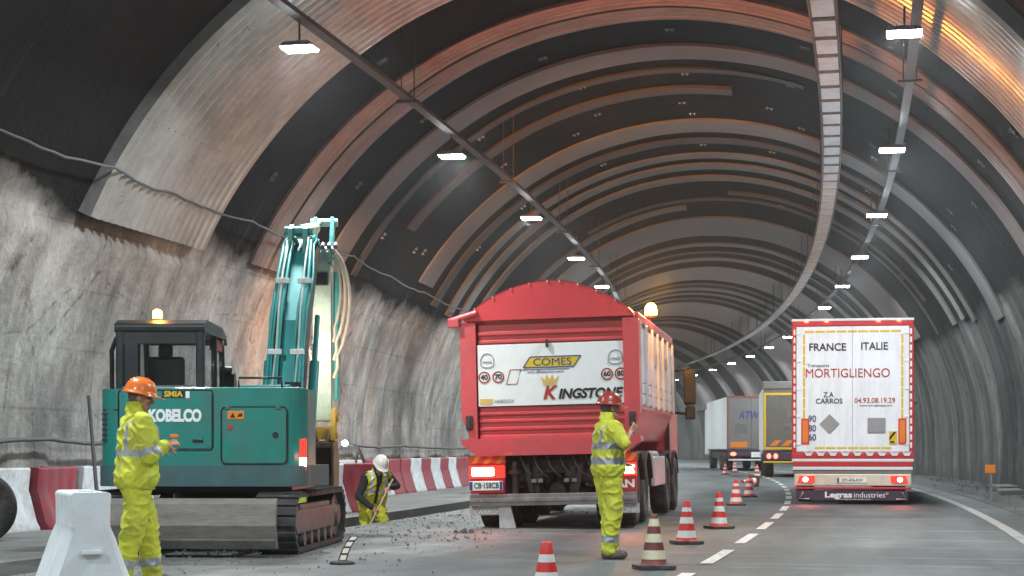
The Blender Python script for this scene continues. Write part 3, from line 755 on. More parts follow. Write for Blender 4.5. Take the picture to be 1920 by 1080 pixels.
mb = MB(); mb.prism([(-.10, 2.19), (.10, 2.19), (.14, 2.31), (.075, 2.245), (.04, 2.33), (0, 2.25), (-.04, 2.33), (-.075, 2.245), (-.14, 2.31)], SY-.003, SY+.004, 'y'); mb.box(-.10, .10, SY-.003, SY+.004, 2.165, 2.180); mb.build('crown_emblem', mt['txgold'], sg)
for (x, t_) in ((-1.0, '40'), (-.785, '70'), (.87, '60'), (1.075, '80')): disc_sign(sg, x, 2.31, SY, t_)
for s in (-.95, 1.0):
    mb = MB(); pts = [(s-.10, 0, 2.49), (s-.10, 0, 2.57)] + [(s-.10*math.cos(math.pi*k/10), 0, 2.57+.10*math.sin(math.pi*k/10)) for k in range(11)] + [(s+.10, 0, 2.49), (s+.04, 0, 2.46), (s-.04, 0, 2.46), (s-.10, 0, 2.49)]
    mb.tube([(p[0], SY, p[2]) for p in pts], .007, 5); mb.build('dome_outline', mt['txgrey'], sg)
    text('lettering', 'MADE', .05, Vector((s, SY-.002, 2.54)), mt['txgrey'], sg)
mb = MB(); q = pg(-.66, -.50, 2.20, 2.42, .06)
mb.tube([(p[0], SY, p[1]) for p in q+[q[0]]], .005, 5); mb.build('badge_outline', mt['txred'], sg)
mb = MB(); mb.box(-1.07, -.88, SY-.002, SY+.004, 1.90, 1.985); mb.build('badge_block', mt['txgold'], sg)
text('lettering', 'HARDOX', .075, Vector((-.70, SY-.002, 1.945)), mt['txgrey'], sg, width=.30)
mb = MB(); mb.box(-.045, -.01, -.13, -.07, 2.74, 2.86); mb.build('tailgate_hook', mt['chassis'], tgo, .008)
text('side_lettering', 'LUCA', .5, Vector((1.338, 3.1, 2.65)), mt['txgrey'], dt, rot=Matrix.Rotation(R(90), 4, 'Z') @ RX)
text('side_lettering', 'SCAVI', .3, Vector((1.338, 5.0, 2.65)), mt['txgrey'], dt, rot=Matrix.Rotation(R(90), 4, 'Z') @ RX)
# chassis: rails, cross-members, axles, air tanks, springs
mb = MB()
for s in (-1, 1): mb.box(s*.42-.05, s*.42+.05, .3, 8.6, .80, 1.10)
for y in (.3, 1.4, 2.6, 4, 5.6, 7.8): mb.box(-.42, .42, y, y+.12, .85, 1.05)
mb.box(-.75, .75, .45, .62, 1.05, 1.22); mb.box(-.95, .95, .32, .46, .92, 1.06)
for s in (-1, 1):
    mb.box(s*.60-.12, s*.60+.12, .30, .46, .62, .98); mb.box(s*.28-.05, s*.28+.05, .18, .34, .50, .95)
    mb.prism([(s*.30, .55), (s*.38, .55), (s*.46, .98), (s*.38, .98)], .12, .22, 'y')
chs = mb.build('chassis', mt['chassis'], dt, .012)
for y in (.75, 2.12):
    mb = MB(); mb.cyl((-.95, y, .53), (.95, y, .53), .09, n=12); mb.ell((0, y, .55), .24, .26, .25)
    mb.cyl((0, y-.30, .56), (0, y-.18, .56), .13, .18, 16)
    for k in range(8):
        a = 2*math.pi*k/8; mb.cyl((.20*math.cos(a), y-.21, .55+.20*math.sin(a)), (.20*math.cos(a), y-.16, .55+.20*math.sin(a)), .022, n=6)
    for s in (-1, 1): mb.cyl((s*.5, y-.1, .50), (s*.5, y-.1, .95), .06, n=10)
    mb.build('axle', mt['chassis'], chs)
for s in (-1, 1):
    mb = MB(); mb.cyl((s*.62, .30, .78), (s*.20, .30, .80), .115, n=16); mb.ell((s*.20, .30, .80), .05, .115, .115); mb.ell((s*.62, .30, .78), .05, .115, .115); mb.build('air_tank', mt['chassis'], chs)
mb = MB()
for i in range(6):
    x = -.5+.2*i; mb.tube([(x, .1, 1.1), (x+.06, .05, .95), (x+.14, .07, .85), (x+.2, .2, .78)], .013, 6)
mb.build('air_hoses', mt['cable'], chs)
mb = MB()
for x in (-.30, -.20, .20, .32): mb.box(x-.04, x+.04, .07, .11, .70, .76)
mb.build('socket_plates', mt['txgrey'], chs, .01)
mb = MB(); mb.cyl((-.58, .05, .52), (-.58, .05, .85), .05, n=12); mb.cyl((-.58, .05, .84), (-.58, .05, .90), .11, .10, 14); mb.cyl((-.58, .05, .90), (-.58, .05, 1.02), .055, .04, 12); mb.build('tow_coupling', mt['chassis'], chs)
# rear bumper, lamps, plates
mb = MB(); mb.box(-1.27, 1.27, -.06, .06, .36, .54); mb.box(-1.27, 1.27, -.075, -.06, .42, .48); mb.build('rear_bumper', mt['bumpgrey'], dt, .02)
for s in (-1, 1):
    mb = MB(); mb.box(s*1.0-.27, s*1.0+.27, .0, .10, .55, 1.06); lb = mb.build('lamp_bracket', mt['trred'], dt, .01)
    mb = MB(); mb.box(s*1.0-.29, s*1.0+.29, -.02, .0, 1.00, 1.13, 0); hb = mb.build('hazard_board', mt['redtape'], dt, .004)
    mb = MB()
    for k in range(3): mb.prism([(s*1.0-.25+.19*k, 1.00), (s*1.0-.17+.19*k, 1.00), (s*1.0-.08+.19*k, 1.13), (s*1.0-.16+.19*k, 1.13)], -.025, -.018, 'y')
    mb.build('hazard_stripe', mt['orange'], hb)
    mb = MB(); mb.box(s*1.0-.28, s*1.0+.28, -.05, .01, .78, .98); tl = mb.build('tail_light', mt['taildim'], dt, .02)
    mb = MB(); x0 = s*1.08 if s > 0 else -1.06; mb.box(x0-.17, x0+.17, -.07, -.045, .82, .945); mb.build('brake_lens', mt['tailhot'], tl, .02)
    tail_beam((s*1.06, -.10, .88), 40, (1, .16, .10), dt)
    mb = MB(); mb.box(s*1.0-.30, s*1.0+.30, .05, .075, .22, .36); fl = mb.build('mud_flap', mt['silver'], dt, .004)
    text('lettering', 'CARRONI', .11, Vector((s*1.0, .046, .27)), mt['txwhite'], fl, width=.46, bold=.003)
    for (y, rr) in ((.75, .51), (2.12, .51)): wheel(dt, s*1.06, y, rr, .27, s, True)
    for (y, rr) in ((5.75, .52), (7.55, .52)): wheel(dt, s*1.10, y, rr, .30, s)
    for yc in (.75, 2.12, 5.75, 7.55):
        mb = MB(); arc = [(yc+.66*math.cos(math.pi*k/10), .53+.62*math.sin(math.pi*k/10)) for k in range(1, 10)]; pts = arc + [(y, z-.03) for y, z in arc[::-1]]
        mb.prism(pts, s*.82, s*1.26, 'x'); mb.build('mudguard', mt['black'], dt)
for s in (-1, 1): mb = MB(); mb.box(s*1.235-.035, s*1.235+.035, 3.0, 5.0, .55, 1.05); mb.build('side_guard', mt['silver'], dt, .02)
mb = MB(); mb.box(.55, 1.18, 3.1, 4.9, .55, 1.15); mb.build('fuel_tank', mt['rim'], dt, .08, 3)
mb = MB(); mb.box(-1.27, -.75, -.10, -.075, .60, .74); pl_ = mb.build('licence_plate', mt['panelwhite'], dt, .005)
text('lettering', 'CB·158CB', .12, Vector((-1.0, -.103, .67)), mt['txblack'], pl_, width=.38, bold=.002)
mb = MB(); mb.box(-1.265, -1.215, -.104, -.098, .605, .735); mb.build('plate_band', mt['txblue'], pl_); mb = MB(); mb.box(-.795, -.755, -.104, -.098, .605, .735); mb.build('plate_band', mt['txblue'], pl_)
text('lettering', 'MAN', .16, Vector((1.02, -.012, .66)), mt['txwhite'], dt, width=.44, bold=.006)
mb = MB(); mb.prism([(-.85, .02), (-.60, .02), (-.68, .38), (-.86, .38)], .10, .16, 'y'); wc = mb.build('wheel_chock_board', mt['silver'], dt, .01); wc.location = (.02, -.1, 0)
# cab
mb = MB(); mb.prism([(6.55, .95), (8.75, .95), (8.85, 1.6), (8.7, 2.6), (8.35, 3.05), (6.55, 3.1)], -1.2, 1.2, 'x'); cb = mb.build('cab', mt['red'], dt, .06)
for s in (-1, 1): mb = MB(); mb.box(s*1.215-.01, s*1.215+.01, 7.3, 8.45, 1.9, 2.7); mb.build('side_window', mt['black'], cb, .02)
mb = MB(); mb.box(-1.15, 1.15, 6.35, 6.55, 2.9, 3.35); mb.build('headboard', mt['red'], dt, .03)
for s in (-1, 1):
    mb = MB(); mb.box(s*1.50-.12, s*1.50+.12, 8.35, 8.52, 2.05, 2.75); mb.box(s*1.50-.1, s*1.50+.1, 8.35, 8.5, 1.75, 2.0); mb.cyl((s*1.15, 8.45, 2.7), (s*1.5, 8.45, 2.78), .025); mb.cyl((s*1.15, 8.45, 1.9), (s*1.5, 8.45, 1.85), .025); mi_ = mb.build('wing_mirror', mt['black'], dt, .03)
    mb = MB(); mb.box(s*1.50-.10, s*1.50+.10, 8.34, 8.352, 2.10, 2.70); mb.build('mirror_glass', mt['black'], mi_)
    mb = MB(); mb.box(s*1.22-.02, s*1.22+.02, 6.4, 6.6, .9, 3.0); mb.build('cab_corner_trim', mt['black'], cb)
mb = MB(); mb.cyl((1.32, 2.4, 3.1), (1.32, 2.4, 3.33), .025, n=8); mb.cyl((1.32, 2.4, 3.32), (1.32, 2.4, 3.36), .10, n=16); be = mb.build('beacon_post', mt['black'], dt)
mb = MB(); mb.lathe([(.095, 3.36), (.10, 3.42), (.09, 3.50), (.05, 3.55), (.004, 3.56)], 20, mat=Matrix.Translation((1.32, 2.4, 0))); mb.build('beacon_lens', mt['amberhot'], be)
point_light('beacon_light', (1.44, 2.0, 3.75), 430, (1, .42, .06), .10, dt)
bs_ = bpy.data.lights.new('added_vault_glow', 'SPOT'); bs_.energy = 11000; bs_.color = (1, .34, .05); bs_.spot_size = R(50); bs_.spot_blend = .9; bs_.shadow_soft_size = .08  # added spot: tints the far vault orange, standing in for lens glow
bo_ = bpy.data.objects.new('added_vault_glow', bs_); COL.objects.link(bo_); bo_.parent = dt; bo_.location = (1.32, 2.52, 3.78); bo_.rotation_euler = (R(101), 0, R(8))
mb = MB(); mb.cyl((1.0, 8.0, 3.0), (1.0, 8.0, 3.3), .03); be2 = mb.build('beacon_post', mt['black'], dt)
mb = MB(); mb.lathe([(.07, 3.3), (.075, 3.38), (.05, 3.46), (.005, 3.48)], 16, mat=Matrix.Translation((1.0, 8.0, 0))); mb.build('beacon_lens', mt['amber'], be2)
point_light('beacon_light', (1.0, 7.8, 3.8), 50, (1, .42, .06), .10, dt)

# ---- white box trailer in the right lane
tr = empty('lorry_trailer', (7.36, 36.9, 0), -th(37)*.97, 'white box trailer with red frame and FRANCE ITALIE lettering on its rear doors', 'lorry')
mb = MB(); mb.box(-1.27, 1.27, .04, 13.2, 1.12, 3.96); mb.build('box_body', mt['doorwhite'], tr, .02)
mb = MB()
for s in (-1, 1): mb.box(s*1.25-.045, s*1.25+.045, -.03, .10, 1.05, 3.93)
mb.box(-1.295, 1.295, -.03, .12, 3.86, 4.0); mb.box(-1.205, 1.205, -.025, .1, 1.02, 1.13)
fr = mb.build('rear_frame', mt['trred'], tr, .015)
mb = MB(); mb.box(-1.30, 1.30, -.045, .08, 3.965, 4.02); mb.build('roof_edge', mt['white'], fr, .012)
for s in (-1, 1):
    mb = MB()
    for k in range(15):
        z = 1.22+.175*k; mb.box(s*1.235-.02, s*1.235+.02, -.04, -.028, z, z+.12)
    mb.build('edge_retroreflectors', mt['panelwhite'], fr, .006)
for s in (-1, 1):
    mb = MB(); x0, x1 = (-1.195, -.0025) if s < 0 else (.0025, 1.195); mb.box(x0, x1, -.015, .04, 1.14, 3.85); d = mb.build('rear_door', mt['doorwhite'], tr, .006)
    mb = MB(); xo = s*1.20
    for z in (1.3, 1.9, 2.5, 3.1, 3.7):
        mb = MB(); mb.box(min(xo, xo-.10*s), max(xo, xo-.10*s), -.030, -.014, z-.022, z+.022); mb.build('hinge', mt['doorwhite'], d, .006)
mb = MB()   # yellow outline tape in dashes
def dashes(x0, x1, z, vert=False):
    n = max(1, int((x1-x0)/.22))
    for k in range(n):
        a = x0+(x1-x0)*k/n; b_ = a+(x1-x0)/n*.9
        if vert: mb.box(z-.022, z+.022, -.020, -.014, a, b_)
        else: mb.box(a, b_, -.020, -.014, z-.022, z+.022)
dashes(-1.02, 1.04, 3.74); dashes(1.62, 3.70, -1.03, True); dashes(1.62, 3.70, 1.05, True); dashes(-.80, .84, 1.22)
mb.build('outline_tape', mt['yellow'], tr)
TY = -.064
def L(s, px, py, hpx, mat, wpx=None, **k):   # lettering placed by door position (metres from the photograph's proportions)
    x = (px-1597)/86.5; z = (945-py)/86.5
    return text('lettering', s, hpx/86.5*1.40, Vector((x, -.024, z)), mat, tr, width=(wpx/86.5 if wpx else None), **k)
L('FRANCE', 1551, 651, 14, mt['txblack'], 68, bold=.004); L('ITALIE', 1637, 650, 14, mt['txblack'], 49, bold=.004)
L('Transports', 1534, 685, 6, mt['txblack'], 41); L('MORTIGLIENGO', 1588, 700, 17, mt['txred'], 154, bold=.0)
L('Z.A', 1553, 740, 9.5, mt['txblack'], 19, bold=.002); L('CARROS', 1554, 752, 9.5, mt['txblack'], 49, bold=.002)
L('04.93.08.19.29', 1638, 751, 9.5, mt['txred'], 74, bold=.001); L('www.mortigliengo.com', 1640, 760, 3.5, mt['txblack'], 60)
for (t_, y) in (('90', 785), ('80', 803), ('60', 820)): L(t_, 1523, y, 12, mt['txblue'], 14, bold=.003)
mb = MB(); cx, cz = (1555-1597)/86.5, (945-794)/86.5; h = .21
mb.prism([(cx-h, cz), (cx, cz-h), (cx+h, cz), (cx, cz+h)], -.036, -.016, 'y'); mb.build('hazard_plate', mt['hazgrey'], tr, .005)
mb = MB(); cx, cz = (1641-1597)/86.5, (945-797)/86.5; mb.box(cx-.19, cx+.19, -.036, -.016, cz-.16, cz+.16); mb.build('hazard_plate', mt['hazgrey'], tr, .005)
for x in (1510, 1688):
    xx = (x-1597)/86.5; mb = MB(); mb.box(xx-.085, xx+.085, -.03, -.016, 1.30, 1.86); mk = mb.build('marker_board', mt['redtape'], tr, .004)
    mb = MB(); mb.box(xx-.055, xx+.055, -.034, -.028, 1.34, 1.82); mb.build('marker_centre', mt['orange'], mk)
mb = MB(); xx = (1671-1597)/86.5; mb.box(xx-.085, xx+.085, -.03, -.016, 1.30, 1.58); st = mb.build('warning_sticker', mt['yellow'], tr, .004)
mb = MB(); mb.prism([(xx-.075, 1.46), (xx+.02, 1.57), (xx+.075, 1.57), (xx-.075, 1.38)], -.034, -.028, 'y'); mb.box(xx-.06, xx+.03, -.034, -.028, 1.33, 1.37); mb.build('sticker_figure', mt['txblack'], st)
# red and white sill, lights, bumper and flap
mb = MB(); mb.box(-1.30, 1.30, -.05, .10, .98, 1.10); mb.box(-1.27, 1.27, -.05, .10, .82, .93); sl = mb.build('sill', mt['trred'], tr, .015)
mb = MB(); mb.box(-1.29, 1.29, -.058, .08, .925, .985); mb.box(-1.27, 1.27, -.058, .08, .745, .815); mb.build('sill_strip', mt['white'], sl, .008)
mb = MB()
for k in range(9):
    x = -1.05+.26*k; mb.prism([(x, 1.16), (x+.07, 1.05), (x+.17, 1.05), (x+.22, 1.16), (x+.17, 1.12), (x+.09, 1.12)], -.075, -.045, 'y')
mb.build('step_teeth', mt['white'], sl)
mb = MB(); mb.box(-1.27, 1.27, -.04, .10, .66, .74); mb.build('lower_panel', mt['greybox'], tr, .01)
mb = MB(); mb.box(-1.24, 1.24, -.08, .06, .40, .66); bpw = mb.build('rear_bumper', mt['cream'], tr, .025)
mb = MB(); mb.box(-1.24, 1.24, -.07, .06, .33, .375); mb.build('bumper_strip', mt['trred'], tr, .008)
for s in (-1, 1):
    mb = MB(); mb.prism([(s*.80, .50), (s*.80, .62), (s*1.13, .62), (s*1.17, .47), (s*.86, .46)], -.10, -.075, 'y'); tl = mb.build('tail_light', mt['taildim'], tr, .01)
    mb = MB(); mb.ell((s*1.0, -.10, .54), .055, .02, .05); mb.build('lens', mt['tailhot'], tl)
    tail_beam((s*1.0, -.14, .54), 30, (1, .10, .12), tr)
    for xm in (.98, .55): mb = MB(); mb.ell((s*xm, -.05, 3.955), .05, .03, .028); mb.build('roof_marker_light', mt['tail'], tr)
    for y in (2.2, 3.5, 4.8): wheel(tr, s*1.02, y, .50, .38, s)
    mb = MB(); mb.tube([(s*.92, -.062, .12), (s*1.13, -.062, .12), (s*1.05, -.062, .27)], .016, 6); mb.build('flap_corner_mark', mt['cream'], tr)
mb = MB(); mb.prism([(-1.17, .09), (1.17, .09), (1.17, .30), (-1.17, .30)], -.06, -.03, 'y'); fl = mb.build('mud_flap', mt['plum'], tr, .006)
text('lettering', 'Legras', .17, Vector((-.30, -.064, .205)), mt['txwhite'], fl, width=.58, bold=.007); text('lettering', 'industries', .17, Vector((.36, -.064, .205)), mt['txwhite'], fl, width=.66)
text('lettering', '®', .08, Vector((.73, -.064, .235)), mt['txwhite'], fl)
text('lettering', 'www.legras-industries.com', .05, Vector((.02, -.064, .115)), mt['txwhite'], fl, width=.72)
mb = MB(); mb.box(-.33, .30, -.094, -.078, .47, .58); lp = mb.build('licence_plate', mt['panelwhite'], bpw, .004)
text('lettering', 'DY-476-KW', .10, Vector((0, -.098, .525)), mt['txblack'], bpw, width=.44)
mb = MB(); mb.box(-.325, -.285, -.098, -.09, .475, .575); mb.build('plate_band', mt['txblue'], bpw)
mb = MB(); mb.box(-1.1, 1.1, .5, 12.5, .75, 1.08); mb.build('chassis', mt['chassis'], tr)
mb = MB(); mb.prism([(13.6, .8), (15.8, .8), (15.9, 2.2), (15.5, 3.6), (13.6, 3.7)], -1.22, 1.22, 'x'); mb.build('tractor_cab', mt['white'], tr, .06)
for s in (-1, 1):
    wheel(tr, s*1.02, 14.9, .5, .32, s)
    mb = MB(); mb.box(s*1.42-.1, s*1.42+.1, 15.4, 15.5, 2.1, 2.8); mb.cyl((s*1.2, 15.45, 2.7), (s*1.45, 15.45, 2.75), .025); mb.build('wing_mirror', mt['black'], tr, .02)

# ---- dark truck with yellow outline and white side
fy = empty('box_truck', (11.72, 71.0, 0), -.125, 'dark grey-green box truck with yellow outline tape, ahead of the white trailer', 'truck')
mb = MB(); mb.box(-1.27, 1.27, .05, 8.5, 1.12, 3.72); mb.build('box_body', mt['curtain'], fy, .02)
mb = MB(); mb.box(-1.25, 1.25, -.01, .05, 1.14, 3.66); mb.build('rear_door', mt['greygreen'], fy, .01)
mb = MB(); mb.box(-1.28, 1.28, -.03, .12, 3.66, 4.0); mb.build('roof_box', mt['greybox'], fy, .04)
mb = MB()
q_ = [(-1.24, 1.16), (1.24, 1.16), (1.24, 3.52), (-1.24, 3.52)]; r_ = [(-1.14, 1.25), (1.14, 1.25), (1.14, 3.42), (-1.14, 3.42)]
mb.add([(x, -.016, z) for x, z in q_+r_]+[(x, -.011, z) for x, z in q_], [(k, (k+1) % 4, 4+(k+1) % 4, 4+k) for k in range(4)]+[(8+k, 8+(k+1) % 4, (k+1) % 4, k) for k in range(4)])
mb.build('outline_tape', mt['yellow'], fy)
mb = MB()
for k in range(2): mb.prism([(-1.0+.5*k, 1.30), (-.72+.5*k, 1.30), (-.5+.5*k, 1.55), (-.78+.5*k, 1.55)], -.018, -.012, 'y')
mb.build('hazard_stripe', mt['orange'], fy)
mb = MB(); mb.box(-1.25, 1.25, -.02, .1, .72, 1.06); lb = mb.build('light_board', mt['plum'], fy, .02)
mb = MB(); mb.box(-1.25, 1.25, -.06, .04, .60, .67); mb.build('rear_bumper', mt['yellow'], fy, .01)
for s in (-1, 1):
    for k in (0, 1):
        mb = MB(); mb.ell((s*(1.02-.28*k), -.03, .88), .09, .02, .11); mb.build('tail_light', mt['tail'], fy)
    for y in (1.6, 6.8): wheel(fy, s*1.0, y, .48, .40, s)
mb = MB(); mb.box(-1.1, 1.1, .4, 8, .62, 1.08); mb.build('chassis', mt['chassis'], fy)
mb = MB(); mb.box(-.25, 1.0, -.016, -.012, 2.5, 2.75); mb.box(-.4, .9, -.016, -.012, 2.12, 2.24); mb.build('faded_lettering', mt['greybox'], fy)
mb = MB(); mb.box(-1.2, 1.2, 8.8, 10.6, .8, 3.2); mb.build('cab', mt['white'], fy, .08)
mb = MB(); mb.box(.50, .92, -.16, -.03, 2.55, 3.40); mb.box(.60, .85, -.16, -.03, 3.45, 3.85); mb.build('reversing_mirror', mt['black'], fy, .05)
# ---- white curtain truck with grey rear
fw = empty('curtain_truck', (12.75, 91.0, 0), -.03, 'white curtain-sided truck with grey rear doors, farthest of the queue', 'truck')
mb = MB(); mb.box(-1.27, 1.27, .05, 13, 1.15, 3.96); mb.build('curtain_body', mt['curtain'], fw, .02)
for s in (-1, 1): mb = MB(); mb.box(min(s*.006, s*1.22), max(s*.006, s*1.22), -.01, .05, 1.18, 3.90); mb.build('rear_door', mt['greybox'], fw, .01)
mb = MB(); mb.box(-1.29, -1.215, -.03, .08, 1.1, 3.96); mb.box(1.215, 1.29, -.03, .08, 1.1, 3.96); mb.box(-1.29, 1.29, -.03, .08, 3.90, 4.0); mb.build('rear_frame', mt['duskframe'], fw, .01)
text('lettering', 'ATW', .6, Vector((-.15, -.02, 2.95)), mt['txblue'], fw, width=1.15, shear=.25, bold=.01)
mb = MB(); mb.box(-.85, -.2, -.02, -.012, 2.05, 2.5); mb.build('dark_plate', mt['greygreen'], fw)
mb = MB(); mb.box(-1.1, -.2, -.02, -.012, 1.25, 1.55); mb.build('hazard_board', mt['orange'], fw)
mb = MB(); mb.box(-1.2, 1.2, -.02, .1, .78, 1.08); mb.build('light_board', mt['plum'], fw, .02)
mb = MB(); mb.box(-1.2, 1.2, -.06, .04, .55, .63); mb.build('rear_bumper', mt['white'], fw, .01)
mb = MB(); mb.box(.0, .62, -.05, -.02, .72, 1.0); mb.build('licence_plate', mt['panelwhite'], fw, .01)
for s in (-1, 1):
    mb = MB(); mb.ell((s*.95, -.03, .9), .16, .03, .10); mb.build('tail_light', mt['tail'], fw)
    for y in (2.2, 3.5, 4.8, 11.5): wheel(fw, s*1.0, y, .5, .40, s)
mb = MB(); mb.box(-1.1, 1.1, .5, 12.5, .65, 1.1); mb.build('chassis', mt['chassis'], fw)
mb = MB(); mb.box(-1.2, 1.2, 13.3, 15.3, .8, 3.6); mb.build('tractor_cab', mt['white'], fw, .08)

# ------------------------------------------------------------------ excavator
ex = empty('excavator', (-3.54, 21.0, 0), -.01, 'teal tracked excavator with raised boom, parked beside the trench', 'excavator')
UR = Matrix.Rotation(-.07, 4, 'Z')
# tracks
def stadium(y0, y1, z0, z1, n=9):
    r = (z1-z0)/2; zc = (z0+z1)/2
    return [(y1-r+r*math.sin(math.pi*k/n), zc-r*math.cos(math.pi*k/n)) for k in range(n+1)] + [(y0+r-r*math.sin(math.pi*k/n), zc+r*math.cos(math.pi*k/n)) for k in range(n+1)]
for s in (-1, 1):
    tk = empty('track', (0, 0, 0)); tk.parent = ex
    o1 = stadium(-1.62, 1.62, .02, .70); o2 = stadium(-1.57, 1.57, .07, .65); n = len(o1); mb = MB()
    x0, x1 = s*.98-.24, s*.98+.24; vs = []
    for (y, z) in o1: vs += [UR @ Vector((x0, y, z)), UR @ Vector((x1, y, z))]
    for (y, z) in o2: vs += [UR @ Vector((x0, y, z)), UR @ Vector((x1, y, z))]
    for i in range(n):
        j = (i+1) % n
        mb.add([], []); o = 0
    mb.add(vs, [(2*i, 2*i+1, 2*((i+1) % n)+1, 2*((i+1) % n)) for i in range(n)] + [(2*n+2*i, 2*n+2*((i+1) % n), 2*n+2*((i+1) % n)+1, 2*n+2*i+1) for i in range(n)] +
           [(2*i+e, 2*((i+1) % n)+e, 2*n+2*((i+1) % n)+e, 2*n+2*i+e) if e == 0 else (2*n+2*i+e, 2*n+2*((i+1) % n)+e, 2*((i+1) % n)+e, 2*i+e) for i in range(n) for e in (0, 1)])
    # grouser bars along the belt
    per = []; pts = o1+[o1[0]]
    for i in range(n):
        a, b_ = Vector((0, *pts[i])), Vector((0, *pts[i+1])); L_ = (b_-a).length; m = max(1, int(L_/.12))
        for k in range(m):
            p = a.lerp(b_, (k+.5)/m); d = (b_-a).normalized(); nrm = Vector((0, d.z, -d.y)); per.append((p, d, nrm))
    for (p, d, nr) in per:
        M4 = Matrix(((1, 0, 0, s*.98), (0, d.y, nr.y, p.y), (0, d.z, nr.z, p.z), (0, 0, 0, 1)))
        mb.box(-.245, .245, -.022, .022, -.012, .026, mat=UR @ M4)
    mb.build('belt', mt['track'], tk)
    mb = MB(); mb.box(s*.98-.15, s*.98+.19, -1.15, 1.1, .22, .50, mat=UR); mb.box(s*.98+s*.10-.06, s*.98+s*.10+.06, -.9, .9, .30, .56, mat=UR)
    mb.build('track_frame', mt['steel'], tk, .02)
    for yy in (-1.28, 1.28):
        mb = MB(); c = Vector((s*.98, yy, .36)); mb.cyl(UR @ (c+Vector((-.16, 0, 0))), UR @ (c+Vector((.16, 0, 0))), .27, n=22); mb.cyl(UR @ (c+Vector((s*.16, 0, 0))), UR @ (c+Vector((s*.21, 0, 0))), .16, .13, 16)
        mb.build('sprocket' if yy < 0 else 'idler', mt['steel'], tk, .01)
    for k in range(5):
        mb = MB(); c = Vector((s*.98, -.85+.42*k, .15)); mb.cyl(UR @ (c+Vector((-.2, 0, 0))), UR @ (c+Vector((.2, 0, 0))), .085, n=14); mb.build('roller', mt['steel'], tk)
mb = MB(); mb.box(-.75, .75, -.6, .6, .30, .60, mat=UR); mb.cyl((0, 0, .58), (0, 0, .72), .62, n=32); mb.cyl((0, 0, .70), (0, 0, .82), .56, n=32); mb.box(-1.0, 1.0, -1.2, .9, .70, .80); mb.build('undercarriage', mt['black'], ex, .02)
# dozer blade
mb = MB(); pts = [(-1.98, .10), (-2.05, .16), (-2.10, .36), (-2.05, .60), (-1.99, .66), (-1.94, .66), (-1.99, .56), (-2.03, .36), (-1.97, .18), (-1.93, .10)]
mb.prism(pts, -1.10, 1.10, 'x', mat=UR); bl = mb.build('blade', mt['blade'], ex, .012)
mb = MB(); mb.prism([(-2.075, .10), (-2.02, .10), (-2.05, .22), (-2.115, .20)], -1.10, 1.10, 'x', mat=UR); mb.build('cutting_edge', mt['steel'], bl, .006)
for s in (-1, 1):
    mb = MB(); mb.prism([(-1.98, .25), (-.5, .35), (-.5, .50), (-1.98, .46)], s*.45-.06, s*.45+.06, 'x', mat=UR); mb.build('blade_arm', mt['black'], ex, .01)
# house
def rr_outline(x0, x1, y0, y1, r, n=7, bow=.06):
    pts = []
    for (cx, cy, a0) in ((x0+r, y0+r, 180), (x1-r, y0+r, 270), (x1-.12, y1-.12, 0), (x0+.12, y1-.12, 90)):
        q = r if cy < 0 else .12
        for k in range(n+1):
            a = R(a0+90*k/n); pts.append((cx+q*math.cos(a), cy+q*math.sin(a)))
    return pts
hl = rr_outline(-1.2, 1.2, -1.45, 1.15, .26); hl = [(x, y) if y < 0 or x < 0 else (x, -.55) for x, y in hl][:16]+[(1.2, -.55), (.30, -.55), (.30, 1.15)]+hl[24:]
mb = MB(); mb.prism(hl, .80, 1.90, 'z'); hs = mb.build('engine_housing', mt['teal'], ex, .05, 3)
for p in hs.data.polygons: p.use_smooth = False
mb = MB(); mb.prism(rr_outline(-1.215, 1.215, -1.465, -.54, .27), .78, 1.02, 'z'); mb.build('counterweight_skirt', mt['darkteal'], hs, .03, 3)
def panel_outline(pts, name, parent, y=-1.455, r=.008):
    mb = MB(); q = [(x, y, z) for x, z in pts]; mb.tube(q+[q[0]], r, 5); return mb.build(name, mt['black'], parent)
def rrect(x0, x1, z0, z1, r=.05, n=4):
    o = []
    for (cx, cz, a0) in ((x0+r, z0+r, 180), (x1-r, z0+r, 270), (x1-r, z1-r, 0), (x0+r, z1-r, 90)):
        for k in range(n+1): a = R(a0+90*k/n); o.append((cx+r*math.cos(a), cz+r*math.sin(a)))
    return o
mb = MB(); mb.prism(rrect(.24, .97, 1.05, 1.68), -1.466, -1.44, 'y'); hd = mb.build('access_door', mt['teal'], hs, .008)
panel_outline(rrect(.225, .985, 1.035, 1.695, .06), 'door_gasket', hs)
mb = MB(); mb.prism(rrect(-.94, .115, 1.215, 1.87, .03), -1.468, -1.44, 'y'); hc = mb.build('hood_panel', mt['teal'], hs, .008)
panel_outline(rrect(-.955, .13, 1.20, 1.885, .04), 'hood_gasket', hs)
mb = MB(); mb.tube([(-1.195, -1.1, 1.66), (-1.15, -1.36, 1.66), (-.97, -1.456, 1.66)], .007, 5); mb.build('hood_seam', mt['black'], hs)
mb = MB(); mb.cyl((.85, -1.475, 1.37), (.85, -1.45, 1.37), .035, n=16); mb.build('door_lock', mt['black'], hd)
mb = MB(); mb.cyl((.33, -1.475, 1.46), (.33, -1.45, 1.46), .03, n=16); mb.build('red_cap', mt['txred'], hd)
mb = MB(); mb.box(.30, .49, -1.472, -1.46, 1.55, 1.645); wl = mb.build('warning_label', mt['orange'], hd, .003)
mb = MB(); mb.prism([(.33, 1.57), (.39, 1.57), (.36, 1.625)], -1.476, -1.47, 'y'); mb.prism([(.41, 1.575), (.47, 1.585), (.47, 1.62), (.43, 1.61)], -1.476, -1.47, 'y'); mb.build('label_figure', mt['txblack'], wl)
mb = MB(); mb.box(-.36, -.26, -1.474, -1.462, 1.34, 1.38); mb.build('warning_label', mt['orange'], hc, .003)
